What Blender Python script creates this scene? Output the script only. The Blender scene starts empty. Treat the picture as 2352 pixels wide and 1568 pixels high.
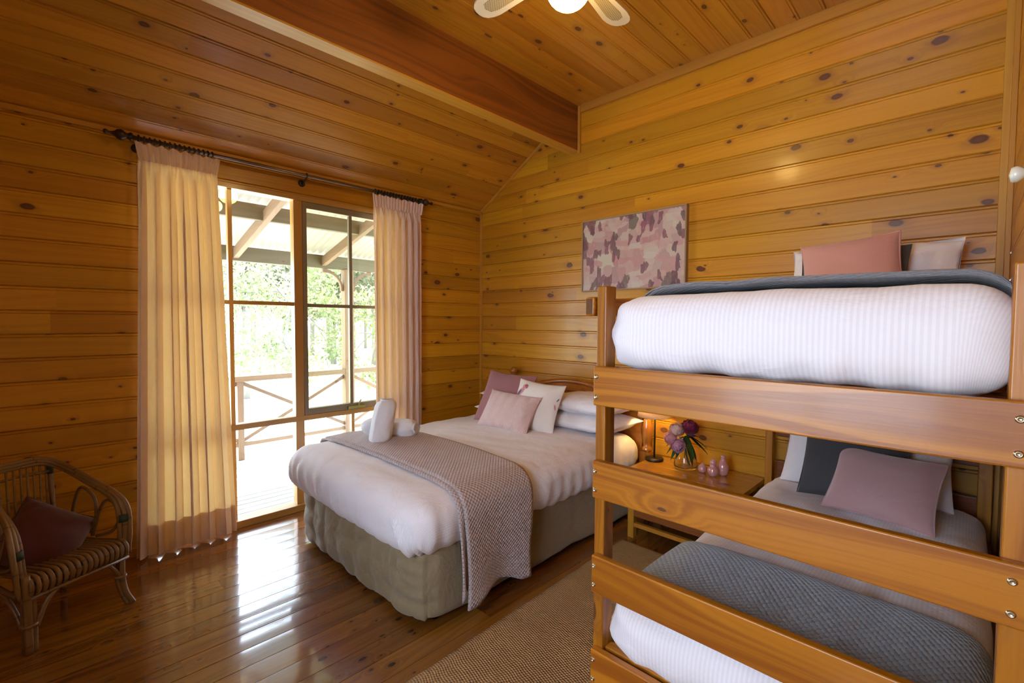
import bpy, bmesh, math, random
from mathutils import Vector, Matrix, noise
from math import sin, cos, pi, sqrt, exp, atan, atan2, radians

SC = bpy.context.scene
COL = SC.collection
RNG = random.Random(7)
V = Vector
WM = {}                                   # world matrix of every Empty used as a base


# ------------------------------------------------------------------ mesh building
class MB:
    """collects faces with UVs (u along the grain, v across, in metres) and builds ONE mesh object"""
    def __init__(self):
        self.v, self.f, self.uv, self.sm, self.bid, self.mi = [], [], [], [], [], []

    def face(self, idx, uv=None, smooth=False, bid=0.0, mi=0):
        self.f.append(tuple(idx))
        self.uv.append(uv or [(0, 0)] * len(idx))
        self.sm.append(smooth)
        self.bid.append(bid)
        self.mi.append(mi)

    def quad(self, a, b, c, d, uv=None, bid=0.0, smooth=False):
        n = len(self.v)
        self.v += [V(a), V(b), V(c), V(d)]
        self.face((n, n + 1, n + 2, n + 3), uv, smooth, bid)

    def box(self, x0, x1, y0, y1, z0, z1, g='x', M=None, bid=None):
        bid = RNG.random() if bid is None else bid
        ou, ov = RNG.uniform(0, 40), RNG.uniform(0, 40)
        P = [V((x, y, z)) for x in (x0, x1) for y in (y0, y1) for z in (z0, z1)]
        n = len(self.v)
        self.v += [(M @ p if M else p) for p in P]
        ga = 'xyz'.index(g)
        oth = [a for a in range(3) if a != ga]
        for q in ((0, 1, 3, 2), (4, 6, 7, 5), (0, 4, 5, 1), (2, 3, 7, 6), (0, 2, 6, 4), (1, 5, 7, 3)):
            pts = [P[i] for i in q]
            nrm = (pts[1] - pts[0]).cross(pts[2] - pts[0])
            na = max(range(3), key=lambda a: abs(nrm[a]))
            if na == ga:
                uv = [(ou + p[oth[0]], ov + p[oth[1]]) for p in pts]
            else:
                o = oth[0] if na == oth[1] else oth[1]
                k = 0.3 if na == oth[0] else 0.0
                uv = [(ou + p[ga], ov + k + p[o]) for p in pts]
            self.face([n + i for i in q], uv, False, bid)

    def tube(self, path, r, seg=8, closed=False, cap=True, bid=None, flat=1.0):
        bid = RNG.random() if bid is None else bid
        ou = RNG.uniform(0, 40)
        pts = [V(p) for p in path]
        m = len(pts)
        rs = r if isinstance(r, (list, tuple)) else [r] * m
        tang = []
        for i in range(m):
            a = pts[i - 1] if (i > 0 or closed) else pts[0]
            b = pts[(i + 1) % m] if (i < m - 1 or closed) else pts[-1]
            t = (b - a)
            tang.append(t.normalized() if t.length > 1e-9 else V((0, 0, 1)))
        up = V((0, 0, 1)) if abs(tang[0].z) < 0.9 else V((1, 0, 0))
        nrm = (up - tang[0] * up.dot(tang[0])).normalized()
        base = len(self.v)
        ln = 0.0
        lens = []
        for i in range(m):
            nrm = nrm - tang[i] * nrm.dot(tang[i])
            nrm = nrm.normalized() if nrm.length > 1e-9 else V((1, 0, 0))
            bn = tang[i].cross(nrm)
            if i:
                ln += (pts[i] - pts[i - 1]).length
            lens.append(ln)
            for k in range(seg):
                a = 2 * pi * k / seg
                self.v.append(pts[i] + (nrm * cos(a) * flat + bn * sin(a)) * rs[i])
        rings = m if closed else m - 1
        for i in range(rings):
            j = (i + 1) % m
            lj = lens[j] if j else ln + (pts[0] - pts[-1]).length
            for k in range(seg):
                k2 = (k + 1) % seg
                va, vb = k / seg * 0.1, (k + 1) / seg * 0.1
                self.face((base + i * seg + k, base + i * seg + k2, base + j * seg + k2, base + j * seg + k),
                          [(ou + lens[i], va), (ou + lens[i], vb), (ou + lj, vb), (ou + lj, va)], True, bid)
        if cap and not closed:
            self.face([base + k for k in range(seg)][::-1], None, False, bid)
            self.face([base + (m - 1) * seg + k for k in range(seg)], None, False, bid)

    def lathe(self, prof, seg=24, M=None, bid=0.5):
        base = len(self.v)
        for (r, z) in prof:
            for k in range(seg):
                a = 2 * pi * k / seg
                p = V((r * cos(a), r * sin(a), z))
                self.v.append(M @ p if M else p)
        ln = 0
        for i in range(len(prof) - 1):
            l2 = ln + sqrt((prof[i + 1][0] - prof[i][0]) ** 2 + (prof[i + 1][1] - prof[i][1]) ** 2)
            for k in range(seg):
                k2 = (k + 1) % seg
                va, vb = k / seg * 0.2, (k + 1) / seg * 0.2
                self.face((base + i * seg + k, base + i * seg + k2, base + (i + 1) * seg + k2, base + (i + 1) * seg + k),
                          [(ln, va), (ln, vb), (l2, vb), (l2, va)], True, bid)
            ln = l2
        if prof[0][0] > 1e-5:
            self.face([base + k for k in range(seg)][::-1])
        if prof[-1][0] > 1e-5:
            self.face([base + (len(prof) - 1) * seg + k for k in range(seg)])

    def grid(self, fn, nu, nv, uvfn=None, closeu=False, bid=0.5, smooth=True):
        """fn(u, v) with u, v in 0..1"""
        base = len(self.v)
        mu = nu if closeu else nu + 1
        for j in range(nv + 1):
            for i in range(mu):
                self.v.append(V(fn(i / nu, j / nv)))
        for j in range(nv):
            for i in range(nu):
                i2 = (i + 1) % mu
                q = (base + j * mu + i, base + j * mu + i2, base + (j + 1) * mu + i2, base + (j + 1) * mu + i)
                uv = [(i / nu, j / nv), ((i + 1) / nu, j / nv), ((i + 1) / nu, (j + 1) / nv), (i / nu, (j + 1) / nv)]
                if uvfn:
                    uv = [uvfn(*t) for t in uv]
                self.face(q, uv, smooth, bid)

    def prism(self, poly, d0, d1, fn, g=0, bid=None):
        """polygon poly [(a, b)] swept from d0 to d1; fn(a, b, d) -> point"""
        bid = RNG.random() if bid is None else bid
        ou, ov = RNG.uniform(0, 40), RNG.uniform(0, 40)
        n = len(self.v)
        m = len(poly)
        self.v += [V(fn(a, b, d0)) for a, b in poly] + [V(fn(a, b, d1)) for a, b in poly]
        uv = [(ou + p[g], ov + p[1 - g]) for p in poly]
        self.face([n + i for i in range(m)][::-1], uv[::-1], False, bid)
        self.face([n + m + i for i in range(m)], uv, False, bid)
        for i in range(m):
            j = (i + 1) % m
            self.face((n + i, n + j, n + m + j, n + m + i),
                      [uv[i], uv[j], (uv[j][0], uv[j][1] + d1 - d0), (uv[i][0], uv[i][1] + d1 - d0)], False, bid)

    def build(self, name, mat, parent=None, bevel=0.0, subsurf=0, origin='auto', solid=0.0, merge=0.0, seg=2):
        if parent is not None:
            inv = WM[parent.name].inverted()
            vs = [inv @ p for p in self.v]
            org = None
        else:
            vs = self.v
            org = None
            if origin == 'auto':
                xs = [p.x for p in vs]; ys = [p.y for p in vs]; zs = [p.z for p in vs]
                org = V(((min(xs) + max(xs)) / 2, (min(ys) + max(ys)) / 2, min(zs)))
            elif origin is not None:
                org = V(origin)
            if org is not None:
                vs = [p - org for p in vs]
        me = bpy.data.meshes.new(name)
        me.from_pydata([tuple(p) for p in vs], [], self.f)
        uvl = me.uv_layers.new(name='UVMap')
        flat = [c for face in self.uv for uv in face for c in uv]
        uvl.data.foreach_set('uv', flat)
        at = me.attributes.new('bid', 'FLOAT', 'FACE')
        at.data.foreach_set('value', self.bid)
        me.polygons.foreach_set('use_smooth', self.sm)
        mats = mat if isinstance(mat, (list, tuple)) else [mat]
        for m in mats:
            me.materials.append(m)
        if len(mats) > 1:
            me.polygons.foreach_set('material_index', self.mi)
        if merge > 0:
            bm = bmesh.new(); bm.from_mesh(me)
            bmesh.ops.remove_doubles(bm, verts=bm.verts, dist=merge)
            bmesh.ops.recalc_face_normals(bm, faces=bm.faces)
            bm.to_mesh(me); bm.free()
        me.update()
        o = bpy.data.objects.new(name, me)
        COL.objects.link(o)
        if parent is not None:
            o.parent = parent
            WM[o.name] = WM[parent.name].copy()
        else:
            if org is not None:
                o.location = org
            WM[o.name] = Matrix.Translation(org) if org is not None else Matrix()
        if bevel:
            b = o.modifiers.new('bevel', 'BEVEL'); b.width = bevel; b.segments = seg
            b.limit_method = 'ANGLE'; b.angle_limit = radians(40); b.harden_normals = True
            me.polygons.foreach_set('use_smooth', [True] * len(me.polygons))
        if solid:
            s = o.modifiers.new('solid', 'SOLIDIFY'); s.thickness = solid; s.offset = 0
        if subsurf:
            s = o.modifiers.new('sub', 'SUBSURF'); s.levels = subsurf; s.render_levels = subsurf
        return o


def props(o, label=None, cat=None, group=None, kind=None):
    if label: o['label'] = label
    if cat: o['category'] = cat
    if group: o['group'] = group
    if kind: o['kind'] = kind
    return o


def thing(name, label, cat, loc=(0, 0, 0), rotz=0.0, group=None, M=None):
    o = bpy.data.objects.new(name, None)
    o.empty_display_size = 0.1
    COL.objects.link(o)
    if M is not None:
        o.matrix_world = M
        WM[o.name] = M.copy()
    else:
        o.location = loc
        o.rotation_euler = (0, 0, rotz)
        WM[o.name] = Matrix.Translation(V(loc)) @ Matrix.Rotation(rotz, 4, 'Z')
    return props(o, label, cat, group)


def struct(mb, name, mat, **k):
    o = mb.build(name, mat, **k)
    if not k.get('parent'):
        o['kind'] = 'structure'
    return o


def copy_tree(o, parent=None):
    c = o.copy()
    COL.objects.link(c)
    if parent is not None:
        c.parent = parent
    for ch in list(o.children):
        copy_tree(ch, c)
    return c


def arc(c, r, a0, a1, n, ax):
    """points on an arc, ax = function(angle cos, sin) -> point offset"""
    return [V(c) + V(ax(cos(a0 + (a1 - a0) * i / n) * r, sin(a0 + (a1 - a0) * i / n) * r)) for i in range(n + 1)]


def smooth_path(pts, n=8, closed=False):
    """Catmull-Rom through pts"""
    P = [V(p) for p in pts]
    m = len(P)
    out = []
    for i in range(m if closed else m - 1):
        p0 = P[i - 1] if (i > 0 or closed) else P[0] * 2 - P[1]
        p1 = P[i]
        p2 = P[(i + 1) % m]
        p3 = P[(i + 2) % m] if (i + 2 < m or closed) else P[-1] * 2 - P[-2]
        for k in range(n):
            t = k / n
            out.append(0.5 * ((2 * p1) + (p2 - p0) * t + (2 * p0 - 5 * p1 + 4 * p2 - p3) * t * t + (3 * p1 - p0 - 3 * p2 + p3) * t ** 3))
    if not closed:
        out.append(P[-1])
    return out


# ------------------------------------------------------------------ materials
class NT:
    def __init__(self, name):
        self.m = bpy.data.materials.new(name)
        self.m.use_nodes = True
        self.t = self.m.node_tree
        self.t.nodes.clear()
        self.out = self.t.nodes.new('ShaderNodeOutputMaterial')

    def n(self, typ, ins=None, **k):
        nd = self.t.nodes.new('ShaderNode' + typ)
        for a, b in k.items():
            setattr(nd, a, b)
        for a, b in (ins or {}).items():
            self.set(nd.inputs[a], b)
        return nd

    def set(self, sock, b):
        if isinstance(b, bpy.types.NodeSocket):
            self.t.links.new(b, sock)
        else:
            if sock.type == 'RGBA' and hasattr(b, '__len__') and len(b) == 3:
                b = (*b, 1)
            sock.default_value = b

    def math(self, op, a, b=0.0, c=0.0, clamp=False):
        nd = self.n('Math', operation=op, use_clamp=clamp)
        self.set(nd.inputs[0], a); self.set(nd.inputs[1], b); self.set(nd.inputs[2], c)
        return nd.outputs[0]

    def mix(self, f, a, b, blend='MIX'):
        nd = self.n('Mix', data_type='RGBA', blend_type=blend)
        self.set(nd.inputs[0], f); self.set(nd.inputs[6], a); self.set(nd.inputs[7], b)
        return nd.outputs[2]

    def maprange(self, x, a, b, c=0.0, d=1.0, smooth=True):
        nd = self.n('MapRange', interpolation_type='SMOOTHSTEP' if smooth else 'LINEAR')
        for k, val in zip(('Value', 'From Min', 'From Max', 'To Min', 'To Max'), (x, a, b, c, d)):
            self.set(nd.inputs[k], val)
        return nd.outputs[0]

    def vec(self, x, y, z=0.0):
        nd = self.n('CombineXYZ')
        self.set(nd.inputs[0], x); self.set(nd.inputs[1], y); self.set(nd.inputs[2], z)
        return nd.outputs[0]

    def uv(self):
        tc = self.n('TexCoord')
        s = self.n('SeparateXYZ', {0: tc.outputs['UV']})
        return s.outputs[0], s.outputs[1]

    def noise(self, vec, scale=1.0, detail=2.0, rough=0.5, dist=0.0):
        nd = self.n('TexNoise', {'Vector': vec, 'Scale': scale, 'Detail': detail, 'Roughness': rough, 'Distortion': dist})
        return nd.outputs['Fac'] if 'Fac' in nd.outputs else nd.outputs[0]

    def bump(self, h, strength=0.3, dist=0.01, normal=None):
        nd = self.n('Bump', {'Height': h, 'Strength': strength, 'Distance': dist})
        if normal is not None:
            self.set(nd.inputs['Normal'], normal)
        return nd.outputs[0]

    def bsdf(self, **ins):
        nd = self.n('BsdfPrincipled')
        for k, b in ins.items():
            self.set(nd.inputs[k.replace('_', ' ')], b)
        self.t.links.new(nd.outputs[0], self.out.inputs[0])
        return nd


def wood(name, light, dark, knot=(0.07, 0.022, 0.006), rough=0.34, coat=0.25, density=0.5, ku=0.17, kv=0.10,
         grain=26.0, contrast=0.5, vary=0.30, ksize=1.0, coat_rough=0.12):
    t = NT(name)
    u, v = t.uv()
    b = t.n('Attribute', attribute_name='bid').outputs['Fac']
    u = t.math('ADD', u, t.math('MULTIPLY', b, 37.7))
    v = t.math('ADD', v, t.math('MULTIPLY', b, 13.1))
    wob = t.noise(t.vec(t.math('MULTIPLY', u, 22.0), t.math('MULTIPLY', v, 45.0)), 1.0, 2.0)
    vor = t.n('TexVoronoi', {'Vector': t.vec(t.math('MULTIPLY', u, 1 / ku), t.math('MULTIPLY', v, 1 / kv)), 'Scale': 1.0, 'Randomness': 0.95},
              voronoi_dimensions='2D', feature='F1')
    d = t.math('ADD', vor.outputs['Distance'], t.math('MULTIPLY', t.math('SUBTRACT', wob, 0.5), 0.09))
    cs = t.n('SeparateColor', {0: vor.outputs['Color']})
    ps = t.n('SeparateXYZ', {0: vor.outputs['Position']})
    whorl = t.noise(t.vec(t.math('MULTIPLY', ps.outputs[0], 2.1 * ku), t.math('MULTIPLY', b, 91.0)), 1.0, 1.0)
    ed = t.n('TexVoronoi', {'Vector': t.vec(t.math('MULTIPLY', u, 1 / ku), t.math('MULTIPLY', v, 1 / kv)), 'Scale': 1.0, 'Randomness': 0.95}, voronoi_dimensions='2D', feature='DISTANCE_TO_EDGE')
    edge = t.maprange(ed.outputs['Distance'], 0.0, 0.16)
    present = t.math('LESS_THAN', cs.outputs[0], t.math('MULTIPLY', t.maprange(whorl, 0.44, 0.66, 0.12, 2.0), density))
    rk = t.math('MULTIPLY', t.math('ADD', t.math('MULTIPLY', t.math('POWER', cs.outputs[1], 2.0), 0.13), 0.035), ksize)
    q = t.math('DIVIDE', d, rk)
    kmask = t.math('MULTIPLY', t.maprange(q, 1.15, 0.75), present)
    halo = t.math('MULTIPLY', t.math('MULTIPLY', t.maprange(q, 3.2, 0.8), present), edge)
    bump_ = t.math('MULTIPLY', t.math('MULTIPLY', present, t.maprange(d, 0.42, 0.0)), edge)
    warp = t.noise(t.vec(t.math('MULTIPLY', u, 0.75), t.math('MULTIPLY', v, 5.0)), 1.0, 1.5)
    w = t.math('ADD', t.math('MULTIPLY', v, grain), t.math('MULTIPLY', warp, 5.5))
    w = t.math('ADD', w, t.math('MULTIPLY', bump_, 1.6))
    ring = t.noise(t.vec(t.math('MULTIPLY', w, 1.7), t.math('MULTIPLY', u, 0.35), b), 1.0, 2.0, 0.6)
    ring = t.maprange(ring, 0.40, 0.64)
    fib = t.noise(t.vec(t.math('MULTIPLY', u, 5.0), t.math('MULTIPLY', v, 240.0)), 1.0, 3.0, 0.6)
    broad = t.noise(t.vec(t.math('MULTIPLY', u, 0.6), t.math('MULTIPLY', v, 9.0)), 1.0, 2.0)
    f = t.math('ADD', t.math('MULTIPLY', ring, contrast), t.math('MULTIPLY', t.math('SUBTRACT', fib, 0.42), 0.55))
    f = t.math('ADD', f, t.math('MULTIPLY', t.math('SUBTRACT', broad, 0.5), 0.8), clamp=True)
    col = t.mix(f, light, dark)
    tone = t.math('MULTIPLY_ADD', t.math('FRACT', t.math('MULTIPLY', b, 7.31)), vary, 1.0 - vary * 0.6)
    hs = t.n('HueSaturation', {'Color': col, 'Value': tone, 'Hue': t.math('MULTIPLY_ADD', t.math('FRACT', t.math('MULTIPLY', b, 3.7)), 0.012, 0.494)})
    col = hs.outputs[0]
    kn = V(knot)
    col = t.mix(t.math('MULTIPLY', halo, 0.42), col, tuple(kn * 3.2))
    col = t.mix(kmask, col, t.mix(t.math('MULTIPLY', wob, t.maprange(q, 0.2, 0.9)), tuple(kn * 1.8), tuple(kn * 0.7)))
    bmp = t.bump(t.math('ADD', t.math('MULTIPLY', fib, 0.5), t.math('MULTIPLY', kmask, 0.6)), 0.12, 0.003)
    t.bsdf(Base_Color=col, Roughness=t.math('MULTIPLY_ADD', fib, 0.14, rough - 0.06), Coat_Weight=coat, Coat_Roughness=coat_rough, Normal=bmp)
    return t.m


def plain(name, col, rough=0.5, metal=0.0, coat=0.0, sheen=0.0, noise_amt=0.0, scale=40.0, **k):
    t = NT(name)
    c = col
    if noise_amt:
        tc = t.n('TexCoord')
        nz = t.noise(tc.outputs['Object'], scale, 3.0)
        c = t.mix(t.math('MULTIPLY', nz, noise_amt, clamp=True), col, tuple(V(col) * 0.45))
    t.bsdf(Base_Color=c, Roughness=rough, Metallic=metal, Coat_Weight=coat, Sheen_Weight=sheen, **k)
    return t.m


def fabric(name, col, col2=None, weave=900.0, rough=0.9, stripe=0.0, stripe_col=None, sheen=0.2, wr=0.15, mottled=0.25, bumpk=0.15, trans=0.0, tcol=None):
    """woven cloth: fine weave, optional satin stripes across v, soft creases"""
    t = NT(name)
    u, v = t.uv()
    tc = t.n('TexCoord')
    nz = t.noise(t.vec(t.math('MULTIPLY', u, 60.0), t.math('MULTIPLY', v, 60.0)), 1.0, 3.0, 0.6)
    c = t.mix(t.math('MULTIPLY', nz, mottled), col, col2 or tuple(V(col) * 0.8))
    wx = t.math('SINE', t.math('MULTIPLY', u, weave * 2))
    wy = t.math('SINE', t.math('MULTIPLY', v, weave * 2))
    h = t.math('MULTIPLY', wx, wy)
    r = rough
    if stripe:
        s = t.math('SINE', t.math('MULTIPLY', v, 2 * pi / stripe))
        s = t.maprange(s, -0.25, 0.25)
        c = t.mix(t.math('MULTIPLY', s, 0.8), c, stripe_col or tuple(V(col) * 0.86))
        r = t.math('MULTIPLY_ADD', s, -0.25, rough)
        h = t.math('ADD', t.math('MULTIPLY', h, 0.3), s)
    crease = t.noise(tc.outputs['Object'], 7.0, 4.0, 0.55, 0.6)
    b1 = t.bump(crease, wr, 0.05)
    b2 = t.bump(h, bumpk, 0.002, b1)
    p = t.bsdf(Base_Color=c, Roughness=r, Sheen_Weight=sheen, Normal=b2)
    if trans:
        tr = t.n('BsdfTranslucent', {'Color': tcol or col, 'Normal': b2})
        mx = t.n('MixShader', {0: trans, 1: p.outputs[0], 2: tr.outputs[0]})
        t.t.links.new(mx.outputs[0], t.out.inputs[0])
    return t.m


def waffle(name, col, hole, cell=0.013, rough=0.85, strength=0.45):
    """chunky basket-weave blanket: raised cells with open dark holes between them"""
    t = NT(name)
    u, v = t.uv()
    k = pi / cell
    a = t.math('SINE', t.math('MULTIPLY', t.math('ADD', u, v), k * 0.707))
    b = t.math('SINE', t.math('MULTIPLY', t.math('SUBTRACT', u, v), k * 0.707))
    h = t.math('ADD', t.math('ABSOLUTE', a), t.math('ABSOLUTE', b))
    holes = t.maprange(h, 0.62, 0.25)
    nz = t.noise(t.vec(t.math('MULTIPLY', u, 220.0), t.math('MULTIPLY', v, 220.0)), 1.0, 2.0)
    c = t.mix(t.math('MULTIPLY', nz, 0.35), col, tuple(V(col) * 0.72))
    c = t.mix(t.math('MULTIPLY', holes, 0.8), c, hole)
    bmp = t.bump(h, strength, 0.006)
    t.bsdf(Base_Color=c, Roughness=rough, Sheen_Weight=0.25, Normal=bmp)
    return t.m


def petal_mat(name, col):
    t = NT(name)
    b = t.n('Attribute', attribute_name='bid').outputs['Fac']
    c = t.mix(b, col, tuple(V(col) * 0.72))
    p = t.bsdf(Base_Color=c, Roughness=0.55, Sheen_Weight=0.2)
    tr = t.n('BsdfTranslucent', {'Color': c})
    mx = t.n('MixShader', {0: 0.35, 1: p.outputs[0], 2: tr.outputs[0]})
    t.t.links.new(mx.outputs[0], t.out.inputs[0])
    return t.m


M_ = {}
M_['wall'] = wood('pine_wall', (0.53, 0.242, 0.010), (0.37, 0.142, 0.005), density=0.42, contrast=0.42, coat=0.15, ksize=1.25)
M_['ceil'] = wood('pine_ceiling', (0.52, 0.228, 0.018), (0.35, 0.130, 0.008), density=0.32, contrast=0.4, ksize=1.15, rough=0.30, coat=0.55)
M_['floor'] = wood('cypress_floor', (0.235, 0.086, 0.013), (0.115, 0.035, 0.006), knot=(0.02, 0.008, 0.004), density=0.50, ku=0.13, kv=0.075, rough=0.17, coat=1.0,
                   coat_rough=0.07, contrast=0.5, vary=0.45, ksize=0.9)
M_['beam'] = wood('beam_timber', (0.26, 0.074, 0.008), (0.14, 0.034, 0.004), density=0.25, kv=0.30, ku=0.5, grain=22, ksize=0.35, rough=0.5, coat=0.0, contrast=0.7)
M_['bunk'] = wood('bunk_pine', (0.43, 0.162, 0.006), (0.235, 0.064, 0.002), density=0.42, ku=0.34, kv=0.13, grain=24, rough=0.36, coat=0.15, vary=0.15, ksize=0.62, contrast=0.75)
M_['trim'] = wood('trim_pine', (0.50, 0.235, 0.026), (0.36, 0.150, 0.014), density=0.08, contrast=0.35, rough=0.45, coat=0.0)
M_['winwood'] = wood('window_timber', (0.52, 0.275, 0.060), (0.38, 0.185, 0.032), density=0.05, contrast=0.3)
M_['head'] = wood('headboard_wood', (0.40, 0.135, 0.018), (0.25, 0.070, 0.009), density=0.15, rough=0.18, coat=0.9)
M_['night'] = wood('nightstand_wood', (0.46, 0.205, 0.022), (0.32, 0.120, 0.011), density=0.22, rough=0.22, coat=0.6, vary=0.1, contrast=0.35)
M_['redwood'] = wood('drawer_wood', (0.24, 0.070, 0.018), (0.15, 0.038, 0.010), density=0.1)
M_['out'] = wood('veranda_timber', (0.20, 0.125, 0.068), (0.15, 0.09, 0.046), density=0.1, rough=0.7, coat=0.0)
M_['outgrey'] = wood('veranda_beam', (0.15, 0.125, 0.062), (0.11, 0.09, 0.042), density=0.1, rough=0.7, coat=0.0)
M_['deck'] = wood('deck_timber', (0.44, 0.43, 0.40), (0.33, 0.32, 0.30), density=0.1, rough=0.7, coat=0.0)
M_['endgrain'] = plain('rail_endgrain', (0.15, 0.06, 0.017), 0.95, noise_amt=0.8, scale=60)
M_['sash'] = plain('bronze_aluminium', (0.23, 0.19, 0.125), 0.4, metal=0.15)
M_['linen'] = fabric('white_linen', (0.80, 0.765, 0.80), (0.74, 0.70, 0.74), stripe=0.011, stripe_col=(0.715, 0.675, 0.71), wr=0.22)
M_['pillow'] = fabric('white_pillowcase', (0.80, 0.775, 0.81), (0.75, 0.72, 0.76), wr=0.35)
M_['towel'] = fabric('white_towelling', (0.80, 0.79, 0.83), (0.70, 0.69, 0.73), weave=500, wr=0.3, mottled=0.5, bumpk=0.5, sheen=0.6)
M_['valance'] = fabric('olive_valance', (0.27, 0.205, 0.115), (0.19, 0.142, 0.078), weave=700, wr=0.35, mottled=0.5)
M_['throw'] = waffle('taupe_waffle', (0.47, 0.375, 0.365), (0.12, 0.088, 0.082), cell=0.0145)
M_['throwblue'] = waffle('slate_waffle', (0.33, 0.385, 0.45), (0.045, 0.052, 0.07), cell=0.0135)
M_['throwgrey'] = waffle('charcoal_quilt', (0.185, 0.182, 0.20), (0.08, 0.08, 0.09), cell=0.022)
M_['mauve'] = fabric('mauve_linen', (0.30, 0.125, 0.135), (0.24, 0.095, 0.105), weave=700)
M_['print'] = fabric('cream_cushion', (0.76, 0.71, 0.66), (0.70, 0.65, 0.60), weave=600)
M_['pinkvelvet'] = fabric('dusty_pink_velvet', (0.50, 0.295, 0.305), (0.43, 0.25, 0.26), weave=1200, sheen=0.7, mottled=0.4)
M_['pinkweave'] = fabric('salmon_weave', (0.60, 0.315, 0.275), (0.52, 0.26, 0.225), weave=600)
M_['charcoal'] = fabric('charcoal_linen', (0.060, 0.060, 0.068), (0.045, 0.045, 0.05), weave=600, mottled=0.5)
M_['maroon'] = fabric('maroon_velvet', (0.085, 0.014, 0.014), (0.05, 0.008, 0.009), weave=900, sheen=0.3, mottled=0.6)
M_['curtain'] = fabric('cream_curtain', (0.80, 0.62, 0.56), (0.72, 0.55, 0.49), weave=600, wr=0.06, mottled=0.35, bumpk=0.25, trans=0.14, tcol=(0.95, 0.66, 0.22))
M_['rod'] = plain('dark_bronze', (0.055, 0.035, 0.028), 0.35, metal=0.6, noise_amt=0.5)
M_['rodtube'] = plain('brushed_rod', (0.22, 0.17, 0.15), 0.3, metal=0.8)
M_['bolt'] = plain('zinc_bolt', (0.62, 0.56, 0.42), 0.28, metal=1.0)
M_['black'] = plain('black_metal', (0.012, 0.010, 0.009), 0.35, metal=0.3)
M_['fan'] = plain('cream_enamel', (0.58, 0.51, 0.40), 0.4)
M_['cane'] = None
M_['pinkglass'] = plain('pink_glaze', (0.56, 0.26, 0.25), 0.08, coat=1.0)
M_['porcelain'] = plain('white_porcelain', (0.75, 0.76, 0.68), 0.15, coat=0.6)
M_['leaf'] = plain('peony_leaf', (0.030, 0.075, 0.018), 0.4, noise_amt=0.5)
M_['stem'] = plain('peony_stem', (0.06, 0.13, 0.03), 0.5)
M_['petalpink'] = petal_mat('pink_petal', (0.86, 0.46, 0.48))
M_['petalpale'] = petal_mat('pale_petal', (0.90, 0.66, 0.58))
M_['petallilac'] = petal_mat('lilac_petal', (0.80, 0.44, 0.62))
M_['petalred'] = petal_mat('burgundy_petal', (0.24, 0.006, 0.055))
M_['latch'] = plain('brass_latch', (0.35, 0.34, 0.10), 0.4, metal=0.5)
M_['birdpink'] = plain('print_pink', (0.55, 0.26, 0.30), 0.9)
M_['birddark'] = plain('print_grey', (0.13, 0.13, 0.17), 0.9)
M_['birdred'] = plain('print_red', (0.42, 0.08, 0.12), 0.9)
M_['printgreen'] = plain('print_green', (0.10, 0.19, 0.12), 0.9)
M_['bark'] = plain('gum_bark', (0.20, 0.18, 0.15), 0.9, noise_amt=0.6, scale=6)
M_['ground'] = None


def rattan(name, c1, c2):
    t = NT(name)
    u, v = t.uv()
    b = t.n('Attribute', attribute_name='bid').outputs['Fac']
    nz = t.noise(t.vec(t.math('MULTIPLY', u, 14.0), t.math('MULTIPLY', v, 90.0), b), 1.0, 3.0)
    node = t.math('FRACT', t.math('ADD', t.math('MULTIPLY', u, 5.2), b))
    nodes = t.maprange(node, 0.94, 0.99)
    c = t.mix(nz, c1, c2)
    c = t.mix(t.math('MULTIPLY', nodes, 0.6), c, tuple(V(c2) * 0.4))
    t.bsdf(Base_Color=c, Roughness=0.42, Coat_Weight=0.2, Normal=t.bump(nz, 0.2, 0.003))
    return t.m


M_['rattan'] = rattan('rattan_cane', (0.27, 0.150, 0.050), (0.13, 0.066, 0.022))
M_['binding'] = plain('green_binding', (0.028, 0.045, 0.025), 0.6, noise_amt=0.4)


def jute():
    t = NT('jute_weave')
    u, v = t.uv()
    a = t.math('SINE', t.math('MULTIPLY', t.math('MULTIPLY_ADD', v, 0.5, u), 2 * pi / 0.020))
    b = t.math('SINE', t.math('MULTIPLY', t.math('MULTIPLY_ADD', u, -0.4, v), 2 * pi / 0.015))
    nz = t.noise(t.vec(t.math('MULTIPLY', u, 90.0), t.math('MULTIPLY', v, 90.0)), 1.0, 3.0, 0.7)
    nl = t.noise(t.vec(t.math('MULTIPLY', u, 5.0), t.math('MULTIPLY', v, 5.0)), 1.0, 2.0)
    h = t.math('MULTIPLY_ADD', t.math('MULTIPLY', a, b), 0.5, 0.5)
    f = t.math('ADD', t.math('MULTIPLY', h, 0.45), t.math('MULTIPLY', nz, 0.6))
    f = t.math('ADD', f, t.math('MULTIPLY', t.math('SUBTRACT', nl, 0.5), 0.4), clamp=True)
    c = t.mix(f, (0.15, 0.082, 0.026), (0.56, 0.36, 0.16))
    t.bsdf(Base_Color=c, Roughness=0.85, Normal=t.bump(t.math('ADD', h, t.math('MULTIPLY', nz, 0.6)), 0.8, 0.006))
    return t.m


M_['jute'] = jute()


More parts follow.
